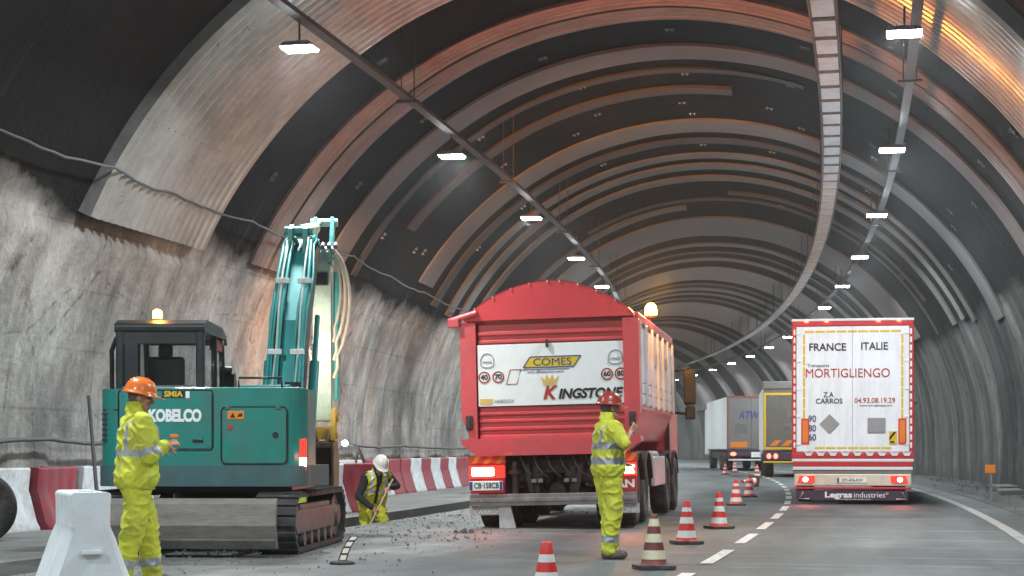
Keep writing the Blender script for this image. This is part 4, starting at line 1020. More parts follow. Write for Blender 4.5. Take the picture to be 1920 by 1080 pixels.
mb = MB(); mb.box(-.45, -.19, -1.474, -1.464, 1.795, 1.875); ow = mb.build('owner_plate', mt['txblack'], hc, .003)
for zz in (1.30, 1.36, 1.42, 1.48, 1.54, 1.60): mb = MB(); mb.box(-1.16, -.99, -1.40, -1.37, zz, zz+.022); mb.build('louvre', mt['black'], hs)
for (xx, zz) in ((-.90, 1.25), (-.90, 1.83), (.08, 1.25), (.08, 1.83)): mb = MB(); mb.cyl((xx, -1.476, zz), (xx, -1.46, zz), .014, n=8); mb.build('panel_bolt', mt['steel'], hc)
mb = MB(); mb.box(-.10, .02, -1.485, -1.462, 1.29, 1.325); mb.build('hood_latch', mt['black'], hc, .006)
for xx in (.30, .88): mb = MB(); mb.box(xx-.03, xx+.03, -1.478, -1.46, 1.66, 1.70); mb.build('hinge', mt['darkteal'], hd, .005)
mb = MB(); mb.tube([(.40, -1.30, 1.92), (.40, -1.30, 2.03), (.90, -1.30, 2.03), (.90, -1.30, 1.92)], .014, 8); mb.build('handrail', mt['black'], hs)
text('lettering', 'SMIA', .088, Vector((-.32, -1.477, 1.835)), mt['yellow'], ow, width=.215, bold=.003)
mb = MB(); mb.box(-.18, -.135, -1.474, -1.464, 1.79, 1.87); mb.build('serial_sticker', mt['txwhite'], hc, .003)
text('lettering', 'KOBELCO', .185, Vector((-.305, -1.472, 1.585)), mt['txwhite'], hc, width=.61, bold=.010)
mb = MB(); m_ = Matrix.Translation((1.13, -1.33, 1.14)) @ Matrix.Rotation(R(40), 4, 'Z'); mb.box(-.055, .055, -.03, .03, -.19, .19, mat=m_); tl = mb.build('tail_light', mt['taildim'], hs, .015)
mb = MB(); mb.box(-.045, .045, -.04, -.02, -.13, -.03, mat=m_); mb.build('lit_lens', mt['tailhot'], tl, .008)
point_light('tail_glow', (1.25, -1.5, 1.12), 1.5, (1, .2, .15), .04, ex)
mb = MB(); mb.box(-1.0, 1.08, -1.1, -.6, 1.90, 1.93); mb.box(.35, .95, -1.0, -.6, 1.92, 1.96); mb.build('hood_top', mt['teal'], hs, .01)
mb = MB(); mb.cyl((.95, -.75, 1.92), (.95, -.75, 2.0), .10, n=14); mb.build('exhaust_cap', mt['black'], hs)
# cab: frame members with glass between them
cbx = empty('cab', (0, 0, 0)); cbx.parent = ex
cx0, cx1, cy0, cy1, cz0, cz1 = -1.18, -.14, -.62, .95, 1.90, 2.62
def pillar(p, q, w, name='pillar', m='black'):
    mb = MB(); p, q = Vector(p), Vector(q); d = (q-p).normalized()
    mb.prism([(-w, -w), (w, -w), (w, w), (-w, w)], 0, (q-p).length, 'z', mat=Matrix.Translation(p) @ d.to_track_quat('Z', 'Y').to_matrix().to_4x4()); return mb.build(name, mt[m], cbx, .02)
mb = MB(); mb.prism([(cy0-.02, 2.60), (cy1-.18, 2.60), (cy1-.05, 2.52), (cy1-.12, 2.64), (cy1-.4, 2.73), (cy0+.15, 2.76), (cy0-.03, 2.70)], cx0-.02, cx1+.02, 'x'); mb.build('roof', mt['black'], cbx, .035, 3)
for (x, y) in ((cx0+.04, cy0+.04), (cx1-.04, cy0+.04)): pillar((x, y, 1.9), (x, y, 2.62), .05)
for x in (cx0+.04, cx1-.04): pillar((x, .30, 1.9), (x, .30, 2.62), .035); pillar((x, cy1, 1.5), (x, cy1-.16, 2.58), .035)
mb = MB(); mb.box(cx0, cx1, cy0, cy1, 1.85, 1.97); mb.build('sill_frame', mt['black'], cbx, .02)
mb = MB(); mb.box(cx0+.05, cx1-.05, cy0+.0, cy0+.05, 2.46, 2.62); mb.build('rear_header', mt['black'], cbx, .01)
mb = MB(); mb.box(cx0+.09, cx0+.26, cy0+.0, cy0+.05, 1.97, 2.48); mb.build('rear_mullion', mt['black'], cbx, .01)
mb = MB(); mb.box(cx0+.05, cx1-.05, cy0+.02, cy0+.026, 1.97, 2.5); mb.build('rear_glass', mt['glass'], cbx)
for x in (cx0+.02, cx1-.02):
    mb = MB(); mb.box(x-.003, x+.003, cy0+.08, cy1-.08, 1.97, 2.58); mb.build('side_glass', mt['glass'], cbx)
mb = MB(); mb.box(cx0+.05, cx1-.05, cy1-.09, cy1-.084, 1.95, 2.58); mb.build('front_glass', mt['glass'], cbx)
mb = MB(); mb.box(-.96, -.46, .0, .5, 1.62, 1.95); mb.box(-.94, -.48, -.10, .02, 1.9, 2.34); mb.box(-.80, -.62, -.10, -.02, 2.32, 2.50); mb.build('seat', mt['black'], cbx, .05, 3)
mb = MB(); mb.box(cx0+.35, cx0+.46, .25, .34, 1.95, 2.6); mb.build('door_pillar', mt['black'], cbx, .02)
mb = MB(); mb.box(cx1-.10, cx1-.02, .30, .9, 2.44, 2.58); mb.build('truck_reflection', mt['trred'], cbx, .01)  # red strip painted in for the dump truck's reflection in the side glass
mb = MB(); mb.prism([(.88, 1.88), (1.12, 1.88), (1.14, 2.06), (1.05, 2.20), (.95, 2.18)], -.16, -.04, 'x'); mb.cyl((-.2, .9, 2.22), (-.08, .95, 2.22), .05, n=10); mb.build('mirror', mt['black'], cbx, .03)
mb = MB(); mb.tube([(cx0-.04, -.3, 1.72), (cx0-.13, -.3, 1.95), (cx0-.13, -.32, 2.40), (cx0-.05, -.4, 2.55)], .03, 8); mb.build('grab_rail', mt['black'], cbx)
mb = MB(); mb.cyl((-.76, -.30, 2.74), (-.76, -.30, 2.785), .06, n=14); bb = mb.build('beacon_base', mt['black'], cbx)
mb = MB(); mb.lathe([(.055, 2.785), (.06, 2.83), (.055, 2.88), (.03, 2.90), (.003, 2.905)], 16, mat=Matrix.Translation((-.76, -.30, 0))); mb.build('beacon_lens', mt['amber'], bb)
point_light('beacon_light', (-.76, -.30, 3.05), 16, (1, .5, .1), .06, ex)
mb = MB(); mb.cyl((cx1-.05, .62, 2.58), (cx1-.05, .75, 2.56), .06, n=12); mb.build('work_light', mt['housing'], cbx)
# boom
BX = .62
mb = MB()
sec0 = [(.55, 1.35), (.95, 1.30), (1.75, 2.70), (2.50, 3.62), (2.92, 4.02), (2.78, 4.14), (2.25, 3.86), (1.32, 2.86)]
mb.prism(sec0, BX-.19, BX+.21, 'x'); bm_ = mb.build('boom', mt['darkteal'], ex, .025)
mb = MB(); mb.prism([(.52, 1.36), (.50, 1.36), (1.29, 2.89), (2.22, 3.90), (2.24, 3.88), (1.32, 2.86)], BX-.075, BX+.095, 'x'); mb.build('top_plate', mt['teal_hose'], bm_, .005)
for s in (-1, 1):
    mb = MB(); xx = BX+.01+s*.30
    mb.cyl((xx, .95, 1.30), (xx, 1.45, 2.35), .065, n=14); mb.cyl((xx, 1.45, 2.35), (xx, 1.75, 2.98), .035, n=12); mb.cyl((xx-.07, .93, 1.30), (xx+.07, .93, 1.30), .06, n=12)
    mb.build('boom_cylinder', mt['teal_hose'], ex)
hoses = [(-.225, .0), (-.18, .03), (-.14, .05), (-.105, .02), (.11, .02), (.145, .05), (.185, .03), (.225, .0)]
for i, (dx, dz) in enumerate(hoses):
    mb = MB(); x = BX+.01+dx; w = .012*math.sin(i*2.1)
    cl = [(x*1.0, .42, 1.55+.04*(i % 3)), (x+w, .60, 1.78), (x-w, .98, 2.50), (x, 1.24, 2.98), (x+w*2, 1.75, 3.50), (x*.9+.06, 2.16, 3.95+dz), (x*.9+.07, 2.40, 4.06), (x*.9+.09, 2.62, 3.98)]
    mb.tube([(a, b_, c+.02+dz) for a, b_, c in cl], .016 if i % 3 else .024, 8); mb.build('hydraulic_hose', mt['teal_hose'] if i not in (2, 5) else mt['mint'], ex)
for (y, z) in ((.92, 2.42), (1.62, 3.40)):
    for s in (-1, 1):
        for dx in (.19, .10):
            mb = MB(); mb.box(BX+.01+s*dx-.045, BX+.01+s*dx+.045, y-.04, y+.04, z, z+.07); mb.build('hose_clamp', mt['txwhite'], ex, .008)
mb = MB()
for k in range(5): mb.cyl((BX-.12+.06*k, .40, 1.62), (BX-.12+.06*k, .46, 1.80), .024, n=8)
mb.box(BX-.2, BX+.22, .42, .52, 1.5, 1.64); mb.build('hose_manifold', mt['steel'], ex)
mb = MB(); mb.prism([(2.12, 3.85), (2.45, 4.06), (2.34, 4.28), (2.15, 4.20)], BX-.14, BX-.08, 'x'); mb.prism([(2.12, 3.85), (2.45, 4.06), (2.34, 4.28), (2.15, 4.20)], BX+.06, BX+.12, 'x'); mb.cyl((BX-.2, 2.28, 4.18), (BX+.18, 2.28, 4.18), .06, n=12); mb.build('cylinder_bracket', mt['teal_hose'], ex, .01)
mb = MB(); mb.cyl((BX+.0, 2.30, 4.18), (BX+.12, 2.95, 4.30), .085, n=16); ac = mb.build('arm_cylinder', mt['mint'], ex, .01)
mb = MB(); mb.cyl((BX+.12, 2.95, 4.30), (BX+.17, 3.22, 4.42), .035, n=12); mb.build('cylinder_rod', mt['rim'], ac)
# arm and its head bracket
AX = BX+.22
mb = MB(); mb.prism([(2.92, 3.98), (3.25, 4.02), (3.30, 3.30), (3.22, 1.62), (3.02, 1.60), (2.96, 3.30)], AX-.125, AX+.125, 'x'); am = mb.build('arm', mt['mint'], ex, .02)
for s in (-1, 1):
    mb = MB(); mb.prism([(2.92, 3.80), (3.20, 3.78), (3.34, 4.44), (3.22, 4.50), (3.08, 4.22)], AX+s*.12-.025, AX+s*.12+.025, 'x'); mb.build('arm_bracket', mt['teal_hose'], am, .01)
for q in ((3.26, 4.42), (3.02, 4.0)): mb = MB(); mb.cyl((AX-.19, *q), (AX+.19, *q), .057, n=14); mb.build('pivot_pin', mt['mint'], am)
mb = MB(); mb.box(AX-.10, AX+.09, 2.90, 2.945, 3.50, 3.68); mb.build('dark_plate', mt['black'], am, .006)
mb = MB(); mb.cyl((AX+.20, 3.1, 3.7), (AX+.20, 3.1, 2.3), .05, n=12); mb.cyl((AX+.20, 3.1, 2.3), (AX+.19, 3.1, 1.9), .03, n=10); mb.build('bucket_cylinder', mt['teal_hose'], am)
for (xa, za, zb, dx, r) in ((AX+.17, 3.95, 2.45, .16, .026), (AX+.17, 4.0, 2.2, .22, .026), (AX+.16, 3.9, 2.7, .10, .02), (AX-.15, 3.45, 2.55, -.16, .026), (AX-.13, 3.40, 2.3, -.08, .02)):
    mb = MB(); pts = []
    for k in range(13):
        t = k/12; pts.append((xa+dx*math.sin(math.pi*min(1, t*1.15))**.7 if t < .87 else xa+dx*.45*(1-t)/.13, 2.98+.03*math.sin(t*5), za+(zb-za)*t+.12*math.sin(math.pi*t)*(1-t)))
    mb.tube(pts, r, 8); mb.build('arm_hose', mt['hosew'], am)
mb = MB()
for k in range(5): mb.cyl((AX-.16+.09*k, 2.88, 4.03), (AX-.16+.09*k, 2.96, 4.08), .035, n=8)
mb.build('hose_fittings', mt['rim'], am)
# coupler and bucket
mb = MB()
for s in (-1, 1): mb.prism([(2.88, 1.32), (3.2, 1.30), (3.24, 1.72), (3.10, 1.80), (2.98, 1.76)], AX+s*.16-.03, AX+s*.16+.03, 'x')
mb.cyl((AX-.22, 3.10, 1.64), (AX+.22, 3.10, 1.64), .05, n=12); mb.cyl((AX-.22, 3.0, 1.40), (AX+.22, 3.0, 1.40), .045, n=12); mb.box(AX-.13, AX+.13, 2.9, 3.2, 1.34, 1.52); cp = mb.build('coupler', mt['yellowsteel'], ex, .01)
mb = MB(); bp = [(2.70, 1.30), (3.22, 1.32), (3.42, 1.0), (3.36, .55), (3.05, .36), (2.82, .40), (2.80, .46), (3.04, .44), (3.28, .62), (3.33, .98), (3.18, 1.24), (2.74, 1.22)]
mb.prism(bp, AX-.17, AX+.17, 'x')
for s in (-1, 1): mb.prism([(2.70, 1.30), (3.22, 1.32), (3.42, 1.0), (3.36, .55), (3.05, .36), (2.82, .40)], AX+s*.18-.015, AX+s*.18+.015, 'x')
bk = mb.build('bucket', mt['bucket'], ex, .008)
for k in range(4): mb = MB(); mb.box(AX-.16+.09*k, AX-.11+.09*k, 2.68, 2.86, .37, .42); mb.build('tooth', mt['steel'], bk, .01)
mb = MB(); mb.prism([(2.70, 1.24), (3.2, 1.24), (3.16, 1.50), (2.86, 1.48)], AX-.11, AX-.07, 'x'); mb.prism([(2.70, 1.24), (3.2, 1.24), (3.16, 1.50), (2.86, 1.48)], AX+.07, AX+.11, 'x'); mb.build('bucket_ears', mt['bucket'], bk, .01)
# lit working lamp on the boom shining at the bucket and the wall behind it
mb = MB(); mb.box(AX-.20, AX-.06, 3.26, 3.38, 2.68, 2.82); wl = mb.build('boom_work_light', mt['housing'], ex, .02)
sp = bpy.data.lights.new('work_light_beam', 'SPOT'); sp.energy = 9000; sp.color = (1, .40, .13); sp.spot_size = R(26); sp.spot_blend = .7; sp.shadow_soft_size = .06
s2 = bpy.data.lights.new('boom_light_beam', 'SPOT'); s2.energy = 150; s2.color = (1, .86, .66); s2.spot_size = R(95); s2.spot_blend = .8; s2.shadow_soft_size = .08
s2o = bpy.data.objects.new('boom_light_beam', s2); COL.objects.link(s2o); s2o.parent = ex; s2o.location = (BX-.22, 1.75, 2.62); s2o.rotation_euler = (R(88), 0, R(-16))
so = bpy.data.objects.new('work_light_beam', sp); COL.objects.link(so); so.parent = ex; so.location = (BX+.02, 3.42, 2.75); so.rotation_euler = (R(94), 0, R(5))

# ------------------------------------------------------------------ people
def remeshed(name, mb, voxel, mats, parent, fm=None, cuts=(), fold=0., fscale=(6, 6, 3), smooth=3):
    o = mb.build(name, mt['black'])
    m = o.modifiers.new('r', 'REMESH'); m.mode = 'VOXEL'; m.voxel_size = voxel
    if smooth: q = o.modifiers.new('s', 'SMOOTH'); q.factor = .5; q.iterations = smooth
    dg = bpy.context.evaluated_depsgraph_get(); dg.update()
    me = bpy.data.meshes.new_from_object(o.evaluated_get(dg)); COL.objects.unlink(o); bpy.data.objects.remove(o)
    b = bmesh.new(); b.from_mesh(me); b.normal_update()
    if fold:
        for v in b.verts:
            p = v.co; n1 = noise.noise(Vector((p.x*fscale[0], p.y*fscale[1], p.z*fscale[2]))); n2 = noise.noise(Vector((p.x*13+4, p.y*13, p.z*9+p.x*8)))
            rg = 1-abs(noise.noise(Vector((p.x*9+p.z*4, p.y*9, p.z*11)))*2.2); v.co += v.normal*(fold*.55*n1 + fold*.75*(max(0, rg)**2-.4) + fold*.25*n2)
    for (co, no) in cuts:
        bmesh.ops.bisect_plane(b, geom=list(b.verts)+list(b.edges)+list(b.faces), plane_co=co, plane_no=no, clear_outer=True)
    b.to_mesh(me); b.free(); me.materials.clear()
    for k in mats: me.materials.append(k)
    for p in me.polygons:
        p.use_smooth = True; p.material_index = fm(p.center) if fm else 0
    o = bpy.data.objects.new(name, me); COL.objects.link(o); o.parent = parent
    return o
def seg(p, a, b_):
    a, b_ = Vector(a), Vector(b_); d = b_-a; t = (p-a).dot(d)/d.length_squared; return t, (p-(a+d*max(0, min(1, t)))).length
def hand(mb, w, d, nrm, curl=.6, side=1):
    w, d, nrm = Vector(w), Vector(d).normalized(), Vector(nrm).normalized(); s_ = d.cross(nrm).normalized()*side
    nrm = s_.cross(d).normalized()*side if (s_.cross(d)*side).dot(nrm) > 0 else -s_.cross(d).normalized()*side
    for k in range(4):
        o = (-.031+.021*k); mb.cap(w+d*.01+s_*o*.7, w+d*.085+s_*o, .0135, .011, 8)
        L_ = (.036, .041, .038, .030)[k]; p = w+d*.088+s_*o; a = 0; dd = d
        for j in range(3):
            a += curl*(1.0 if j else .7); dd = (d*math.cos(a)+nrm*math.sin(a)); q = p+dd*L_*(1, .72, .55)[j]; mb.cap(p, q, .0088-.0008*j, .0082-.0008*j, 8); p = q
    t0 = w+d*.025+s_*-.033; td = (d*.72-s_*.75+nrm*.35).normalized(); t1 = t0+td*.040; mb.cap(t0, t1, .012, .0098, 8)
    td2 = (d*.85-s_*.2+nrm*.55).normalized(); t2 = t1+td2*.032; mb.cap(t1, t2, .0098, .0085, 8)
def head(mb, c, rot):
    c = Vector(c); r3 = rot.to_3x3()
    T = lambda p: c + r3 @ Vector(p)
    mb.ell(c+r3 @ Vector((0, -.01, .02)), .076, .094, .10, mat=r3)
    mb.ell(T((0, .03, -.06)), .056, .062, .065, mat=r3); mb.cap(T((-.022, .066, -.085)), T((.022, .066, -.085)), .026, .026, 8)
    mb.cap(T((0, .088, .012)), T((0, .112, -.030)), .010, .015, 8); mb.cap(T((-.012, .098, -.036)), T((.012, .098, -.036)), .010, .010, 8)
    for s in (-1, 1):
        mb.cap(T((s*.018, .086, .026)), T((s*.052, .072, .024)), .011, .009, 8)
        mb.ell(T((s*.044, .066, -.02)), .022, .022, .02, mat=r3); mb.ell(T((s*.079, -.008, -.012)), .011, .022, .034, mat=r3)
    mb.cap(T((-.018, .088, -.063)), T((.018, .088, -.063)), .008, .008, 8)
    mb.cap(T((0, -.02, -.05)), T((0, -.035, -.17)), .058, .062)
def person(name, loc, rz, label, J, head_c, head_rot, helm, jacket, trousers, hands, hem, bands, legband=None, sleeve=1., jr=1., armmat=None, group=None):
    pr = empty(name, loc, rz, label, 'person')
    up = Vector((0, 0, 1))
    # one continuous body under the clothes
    mb = MB(); head(mb, head_c, head_rot)
    ch, pv = Vector(J['chest']), Vector(J['pelvis'])
    mb.cap(pv+Vector((-.07, 0, 0)), pv+Vector((.07, 0, 0)), .105); mb.cap(pv, ch, .105, .115); nk = Vector(J['neck'])
    mb.cap(ch+Vector((-.06, 0, 0)), ch+Vector((.06, 0, 0)), .11); mb.cap(ch, nk, .09, .055); mb.cap(nk, Vector(head_c)+Vector((0, 0, -.06)), .056, .054)
    for s in 'LR':
        mb.cap(J['sh'+s], J['el'+s], .048, .038); mb.cap(J['el'+s], J['wr'+s], .038, .026); mb.cap(ch, J['sh'+s], .07, .05)
        mb.cap(J['hip'+s], J['kn'+s], .085, .055); mb.cap(J['kn'+s], J['an'+s], .055, .038); mb.cap(pv, J['hip'+s], .09)
        an = Vector(J['an'+s]); td = Vector(J['toe'+s]); mb.cap(an, an+Vector((0, 0, -.05)), .038, .03); mb.cap(an+Vector((0, 0, -.05)), an+td*.14+Vector((0, 0, -.055)), .032, .025)
        w = Vector(J['wr'+s]); hand(mb, w, *hands[s][:2], curl=hands[s][2], side=1 if s == 'R' else -1)
    bd = remeshed('body', mb, .0062, [mt['skin']], pr, smooth=2)
    r3 = head_rot.to_3x3(); hc = Vector(head_c)
    for s in (-1, 1): m2 = MB(); m2.ell(hc+r3 @ Vector((s*.033, .081, .005)), .012, .009, .007, n=10, m=6, mat=r3); m2.build('eye', mt['eye'], pr)
    m2 = MB(); m2.cap(hc+r3 @ Vector((-.020, .0955, -.063)), hc+r3 @ Vector((.020, .0955, -.063)), .0032, .0032, 6); m2.build('mouth', mt['lip'], pr)
    m2 = MB(); m2.ell(hc+r3 @ Vector((0, -.028, .005)), .081, .083, .085, mat=r3); m2.build('hair', mt['hair'], pr)
    # helmet: dome, brim, peak
    HM = Matrix.Translation(hc) @ head_rot @ Matrix.Translation((0, -.005, .038)) @ Matrix.Rotation(R(-4), 4, 'X') @ Matrix.Diagonal((.95, 1.16, 1, 1))
    m2 = MB(); m2.lathe([(.140, -.012), (.142, -.004), (.125, .004), (.121, .03), (.112, .072), (.088, .112), (.050, .134), (.0, .140)], 28, mat=HM, close=False)
    pk = []
    for k in range(13):
        a = R(20+140*k/12); pk.append((.128*math.cos(a), .128*math.sin(a))); 
    outer = [(.142*math.cos(R(20+140*k/12)), .142*math.sin(R(20+140*k/12)) + .045*math.sin(math.pi*k/12)) for k in range(13)]
    pv_ = [HM @ Vector((x, y, -.004)) for x, y in pk] + [HM @ Vector((x, y, -.016)) for x, y in outer]
    m2.add(pv_+[p+Vector((0, 0, -.006)) for p in pv_], [(k, k+1, 13+k+1, 13+k) for k in range(12)]+[(26+k, 26+13+k, 26+13+k+1, 26+k+1) for k in range(12)]+[(13+k, 14+k, 26+14+k, 26+13+k) for k in range(12)], 0, True)
    for xx in (-.035, 0, .035): m2.tube([HM @ Vector((xx, -.09, .098)), HM @ Vector((xx, -.04, .135)), HM @ Vector((xx, .04, .135)), HM @ Vector((xx, .09, .098))], .006, 6)
    m2.build('helmet', mt[helm], pr)
    # jacket
    mb = MB(); hemc = Vector(J['hem'])
    for s, sg_ in (('L', -1), ('R', 1)):
        mb.cap(ch+Vector((sg_*.085, .01, .02)), hemc+Vector((sg_*.10, 0, .02)), .145*jr, .165*jr)
        mb.cap(ch+Vector((sg_*.05, 0, .06)), Vector(J['sh'+s])+Vector((sg_*-.01, 0, -.01)), .10*jr, .088*jr)
        if armmat is None:
            e, w = Vector(J['el'+s]), Vector(J['wr'+s]); mb.cap(J['sh'+s], e, .088*jr, .072*jr)
            if sleeve >= 1: mb.cap(e, e.lerp(w, .93), .072*jr, .056*jr)
            else: pass
    mb.cap(ch+Vector((0, -.015, .08)), nk+Vector((0, -.005, .055)), .11, .078)
    def fj(c):
        for (kind, v) in bands:
            if kind == 'z' and v[0] < c.z < v[1] and all(seg(c, J['sh'+s], J['el'+s])[1] > .105 or True for s in 'LR'):
                if min(seg(c, J['el'+s], J['wr'+s])[1] for s in 'LR') > .085 and abs(c.x-ch.x) < .27: return 1
            if kind == 'brace' and c.z > v[1] and abs(abs(c.x)-v[0]) < .026 and c.z < ch.z+.20: return 1
            if kind == 'arm':
                for s in 'LR':
                    t, d = seg(c, J['sh'+s], J['el'+s])
                    if v[0] < t < v[1] and d < .11: return 1
            if kind == 'fore':
                for s in 'LR':
                    t, d = seg(c, J['el'+s], J['wr'+s])
                    if v[0] < t < v[1] and d < .10: return 1
            if kind == 'open' and c.y > ch.y*.4+.02 and abs(c.x) < v[0] + max(0, (c.z-1.1))*.15: return 2
        return 0
    cuts = [(Vector((0, 0, hem)), Vector((0, 0, -1)))]
    remeshed('jacket' if armmat is None else 'vest', mb, .011, [mt[jacket], mt['reflect'] if jacket == 'hivis' else mt['reflectw'], mt['blackcloth']], pr, fj, cuts, .022)
    if armmat:
        mb = MB()
        for s, sg_ in (('L', -1), ('R', 1)):
            mb.cap(ch, J['sh'+s], .10, .082); mb.cap(J['sh'+s], J['el'+s], .080, .064); mb.cap(J['el'+s], Vector(J['el'+s]).lerp(Vector(J['wr'+s]), .95), .064, .045)
        remeshed('sleeves', mb, .011, [mt[armmat]], pr, None, (), .008)
    # trousers
    mb = MB(); mb.cap(pv+Vector((-.085, 0, .0)), pv+Vector((.085, 0, .0)), .135); mb.cap(pv+Vector((-.06, 0, .1)), pv+Vector((.06, 0, .1)), .13)
    for s in 'LR':
        k, a = Vector(J['kn'+s]), Vector(J['an'+s]); mb.cap(J['hip'+s], k, .125, .102); mb.cap(k, a+Vector((0, 0, .01)), .102, .088)
    def ft(c):
        if legband:
            for s in 'LR':
                t, d = seg(c, J['kn'+s], J['an'+s])
                for (b0, b1) in legband:
                    if b0 < t < b1 and d < .14: return 1
        return 0
    zc = min(J['anL'][2], J['anR'][2])
    remeshed('trousers', mb, .011, [mt[trousers], mt['reflect'] if jacket == 'hivis' else mt['reflectw']], pr, ft, [(Vector((0, 0, zc-.045)), Vector((0, 0, -1)))], .024)
    for s in 'LR':
        an = Vector(J['an'+s]); td = Vector(J['toe'+s]).normalized(); mb = MB(); mb.cap(an+Vector((0, 0, .05)), an+Vector((0, 0, -.04)), .055, .052)
        mb.cap(an+Vector((0, 0, -.045))-td*.03, an+td*.15+Vector((0, 0, -.052)), .052, .045); mb.cap(an+td*.05+Vector((0, 0, -.02)), an+td*.12+Vector((0, 0, -.045)), .05, .04)
        remeshed('boot', mb, .009, [mt['boot']], pr, None, [(Vector((0, 0, an.z-.09)), Vector((0, 0, -1)))], 0)
    return pr
RZ = lambda a: Matrix.Rotation(R(a), 4, 'Z')
# worker standing by the excavator, three-quarter back view, facing right
J1 = dict(pelvis=(0, 0, .97), chest=(0, .0, 1.33), neck=(0, -.01, 1.52), hem=(0, .0, .95), shL=(-.20, 0, 1.44), shR=(.20, 0, 1.44), elL=(-.28, .04, 1.16), elR=(.29, .03, 1.15), wrL=(-.12, .24, 1.20), wrR=(.22, .19, 1.25),
          hipL=(-.10, 0, .93), hipR=(.10, 0, .93), knL=(-.12, .13, .50), knR=(.11, -.07, .50), anL=(-.12, .17, .09), anR=(.11, -.15, .09), toeL=(.15, 1, 0), toeR=(.35, .9, 0))
person('person', (-3.30, 15.0, 0), R(-62), 'worker in yellow high-visibility suit and orange helmet standing beside the excavator', J1, (0, .035, 1.665), RZ(-18) @ Matrix.Rotation(R(-6), 4, 'X'),
       'helm_o', 'hivis', 'hivis', {'R': ((.05, 1, .25), (-.6, 0, -.7), .75), 'L': ((.35, 1, .1), (.3, 0, -.9), .6)}, .86, [('z', (1.145, 1.205)), ('brace', (.13, 1.2)), ('arm', (.80, 1.0)), ('fore', (.28, .48))], [(.62, .80)], jr=1.04)
# worker in the road behind the dump truck, profile, facing right
J2 = dict(pelvis=(0, 0, .97), chest=(0, -.01, 1.33), neck=(0, -.01, 1.52), hem=(0, 0, .99), shL=(-.20, 0, 1.44), shR=(.20, 0, 1.44), elL=(-.27, .0, 1.15), elR=(.36, .06, 1.27), wrL=(-.10, .21, 1.04), wrR=(.13, .22, 1.40),
          hipL=(-.10, 0, .93), hipR=(.10, 0, .93), knL=(-.10, .05, .50), knR=(.09, .02, .50), anL=(-.10, .06, .09), anR=(.09, -.03, .09), toeL=(.1, 1, 0), toeR=(.35, .9, 0))
person('person', (1.06, 18.8, 0), R(-74), 'worker in grimy yellow high-visibility suit standing in the road behind the red dump truck', J2, (0, .02, 1.665), RZ(8),
       'helm_r', 'hivis', 'hivis', {'R': ((-.3, .6, .6), (-.7, -.3, 0), .8), 'L': ((.6, .8, -.1), (.3, 0, -.9), .6)}, .90, [('z', (1.20, 1.28)), ('z', (1.04, 1.12)), ('brace', (.13, 1.2))], [(.60, .78)], sleeve=.4)
# worker bent over in the trench with a long-handled tool, facing the viewer
J3 = dict(pelvis=(0, -.06, .93), chest=(0, .14, 1.24), neck=(0, .22, 1.40), hem=(0, -.02, .92), shL=(-.20, .18, 1.33), shR=(.20, .18, 1.31), elL=(-.36, .20, 1.15), elR=(.36, .24, .98), wrL=(-.14, .40, 1.12), wrR=(.19, .43, .79),
          hipL=(-.11, -.06, .88), hipR=(.11, -.06, .88), knL=(-.17, .10, .48), knR=(.17, .12, .48), anL=(-.17, -.02, .09), anR=(.17, .02, .09), toeL=(-.2, 1, 0), toeR=(.2, 1, 0))
tp3 = person('person', (-2.36, 28.9, -.57), R(-152), 'worker in white helmet, yellow vest and black sleeves bending over in the trench', J3, (0, .33, 1.50), Matrix.Rotation(R(-34), 4, 'X'),
       'helm_w', 'hivis_old', 'hivis_old', {'R': ((-.5, .5, -.7), (-.5, -.5, 0), .9), 'L': ((.8, .4, -.3), (0, -.6, -.5), .9)}, .86, [('open', (.03,)), ('z', (1.02, 1.07)), ('brace', (.12, 1.05))], None, armmat='blackcloth')
bpy.context.view_layer.update()
mw = tp3.matrix_world
ha, hb = mw @ Vector((-.07, .45, 1.08)), mw @ Vector((.13, .47, .73)); d = (hb-ha).normalized()
sh = empty('shovel', ha, 0, 'long wooden-handled shovel held by the worker in the trench', 'shovel'); sh.location = (0, 0, 0)
bot = ha + d*((ha.z+.50)/-d.z)
mb = MB(); mb.cyl(ha-d*.22, bot, .017, n=10); mb.build('handle', mt['wood'], sh)
mb = MB(); q = d.orthogonal().normalized(); mb.prism([(-.10, 0), (.10, 0), (.11, .16), (0, .26), (-.11, .16)], -.006, .006, 'z', mat=Matrix.Translation(bot-d*.06) @ d.to_track_quat('Y', 'Z').to_matrix().to_4x4()); mb.build('blade', mt['steel'], sh)

# ------------------------------------------------------------------ traffic cones
def make_cone(m1, m2, mbase, rings):
    t = empty('traffic_cone', (0, 0, 0))
    mb = MB(); mb.prism(rrect(-.19, .19, -.19, .19, .05), 0, .035, 'z'); mb.build('base', mbase, t, .008)
    mb = MB(); pr = []; mis = []
    def rad(z): return .135 - (z-.035)/.505*.098
    edges = sorted(set([.035, .54]+[z for r in rings for z in r]))
    for i, z in enumerate(edges):
        pr.append((rad(z), z))
        if i < len(edges)-1: mis.append(1 if any(a-.001 <= z < b_-.001 for a, b_ in rings) else 0)
    pr = [(.150, .032)]+pr+[(.030, .548), (.018, .545), (.016, .45)]; mis = [0]+mis+[0, 0, 0]
    mb.lathe(pr, 28, mis=mis, close=False); mb.build('body', [m1, m2], t); return t
std = make_cone(mt['coner'], mt['conew'], mt['conebase'], [(.075, .165), (.255, .335), (.405, .46)])
shaded_cone = make_cone(mt['coner_shaded'], mt['conew_shaded'], mt['conebase'], [(.095, .185), (.265, .35), (.425, .50)])
def put_cone(o, X, Y, label, rz=0., tilt=None):
    o.location = (X, Y, .008); o.rotation_euler = (0, 0, rz) if not tilt else tilt
    if tilt: o.location.z = .15
    tag(o, label, 'traffic cone', 'cones along the lane line')
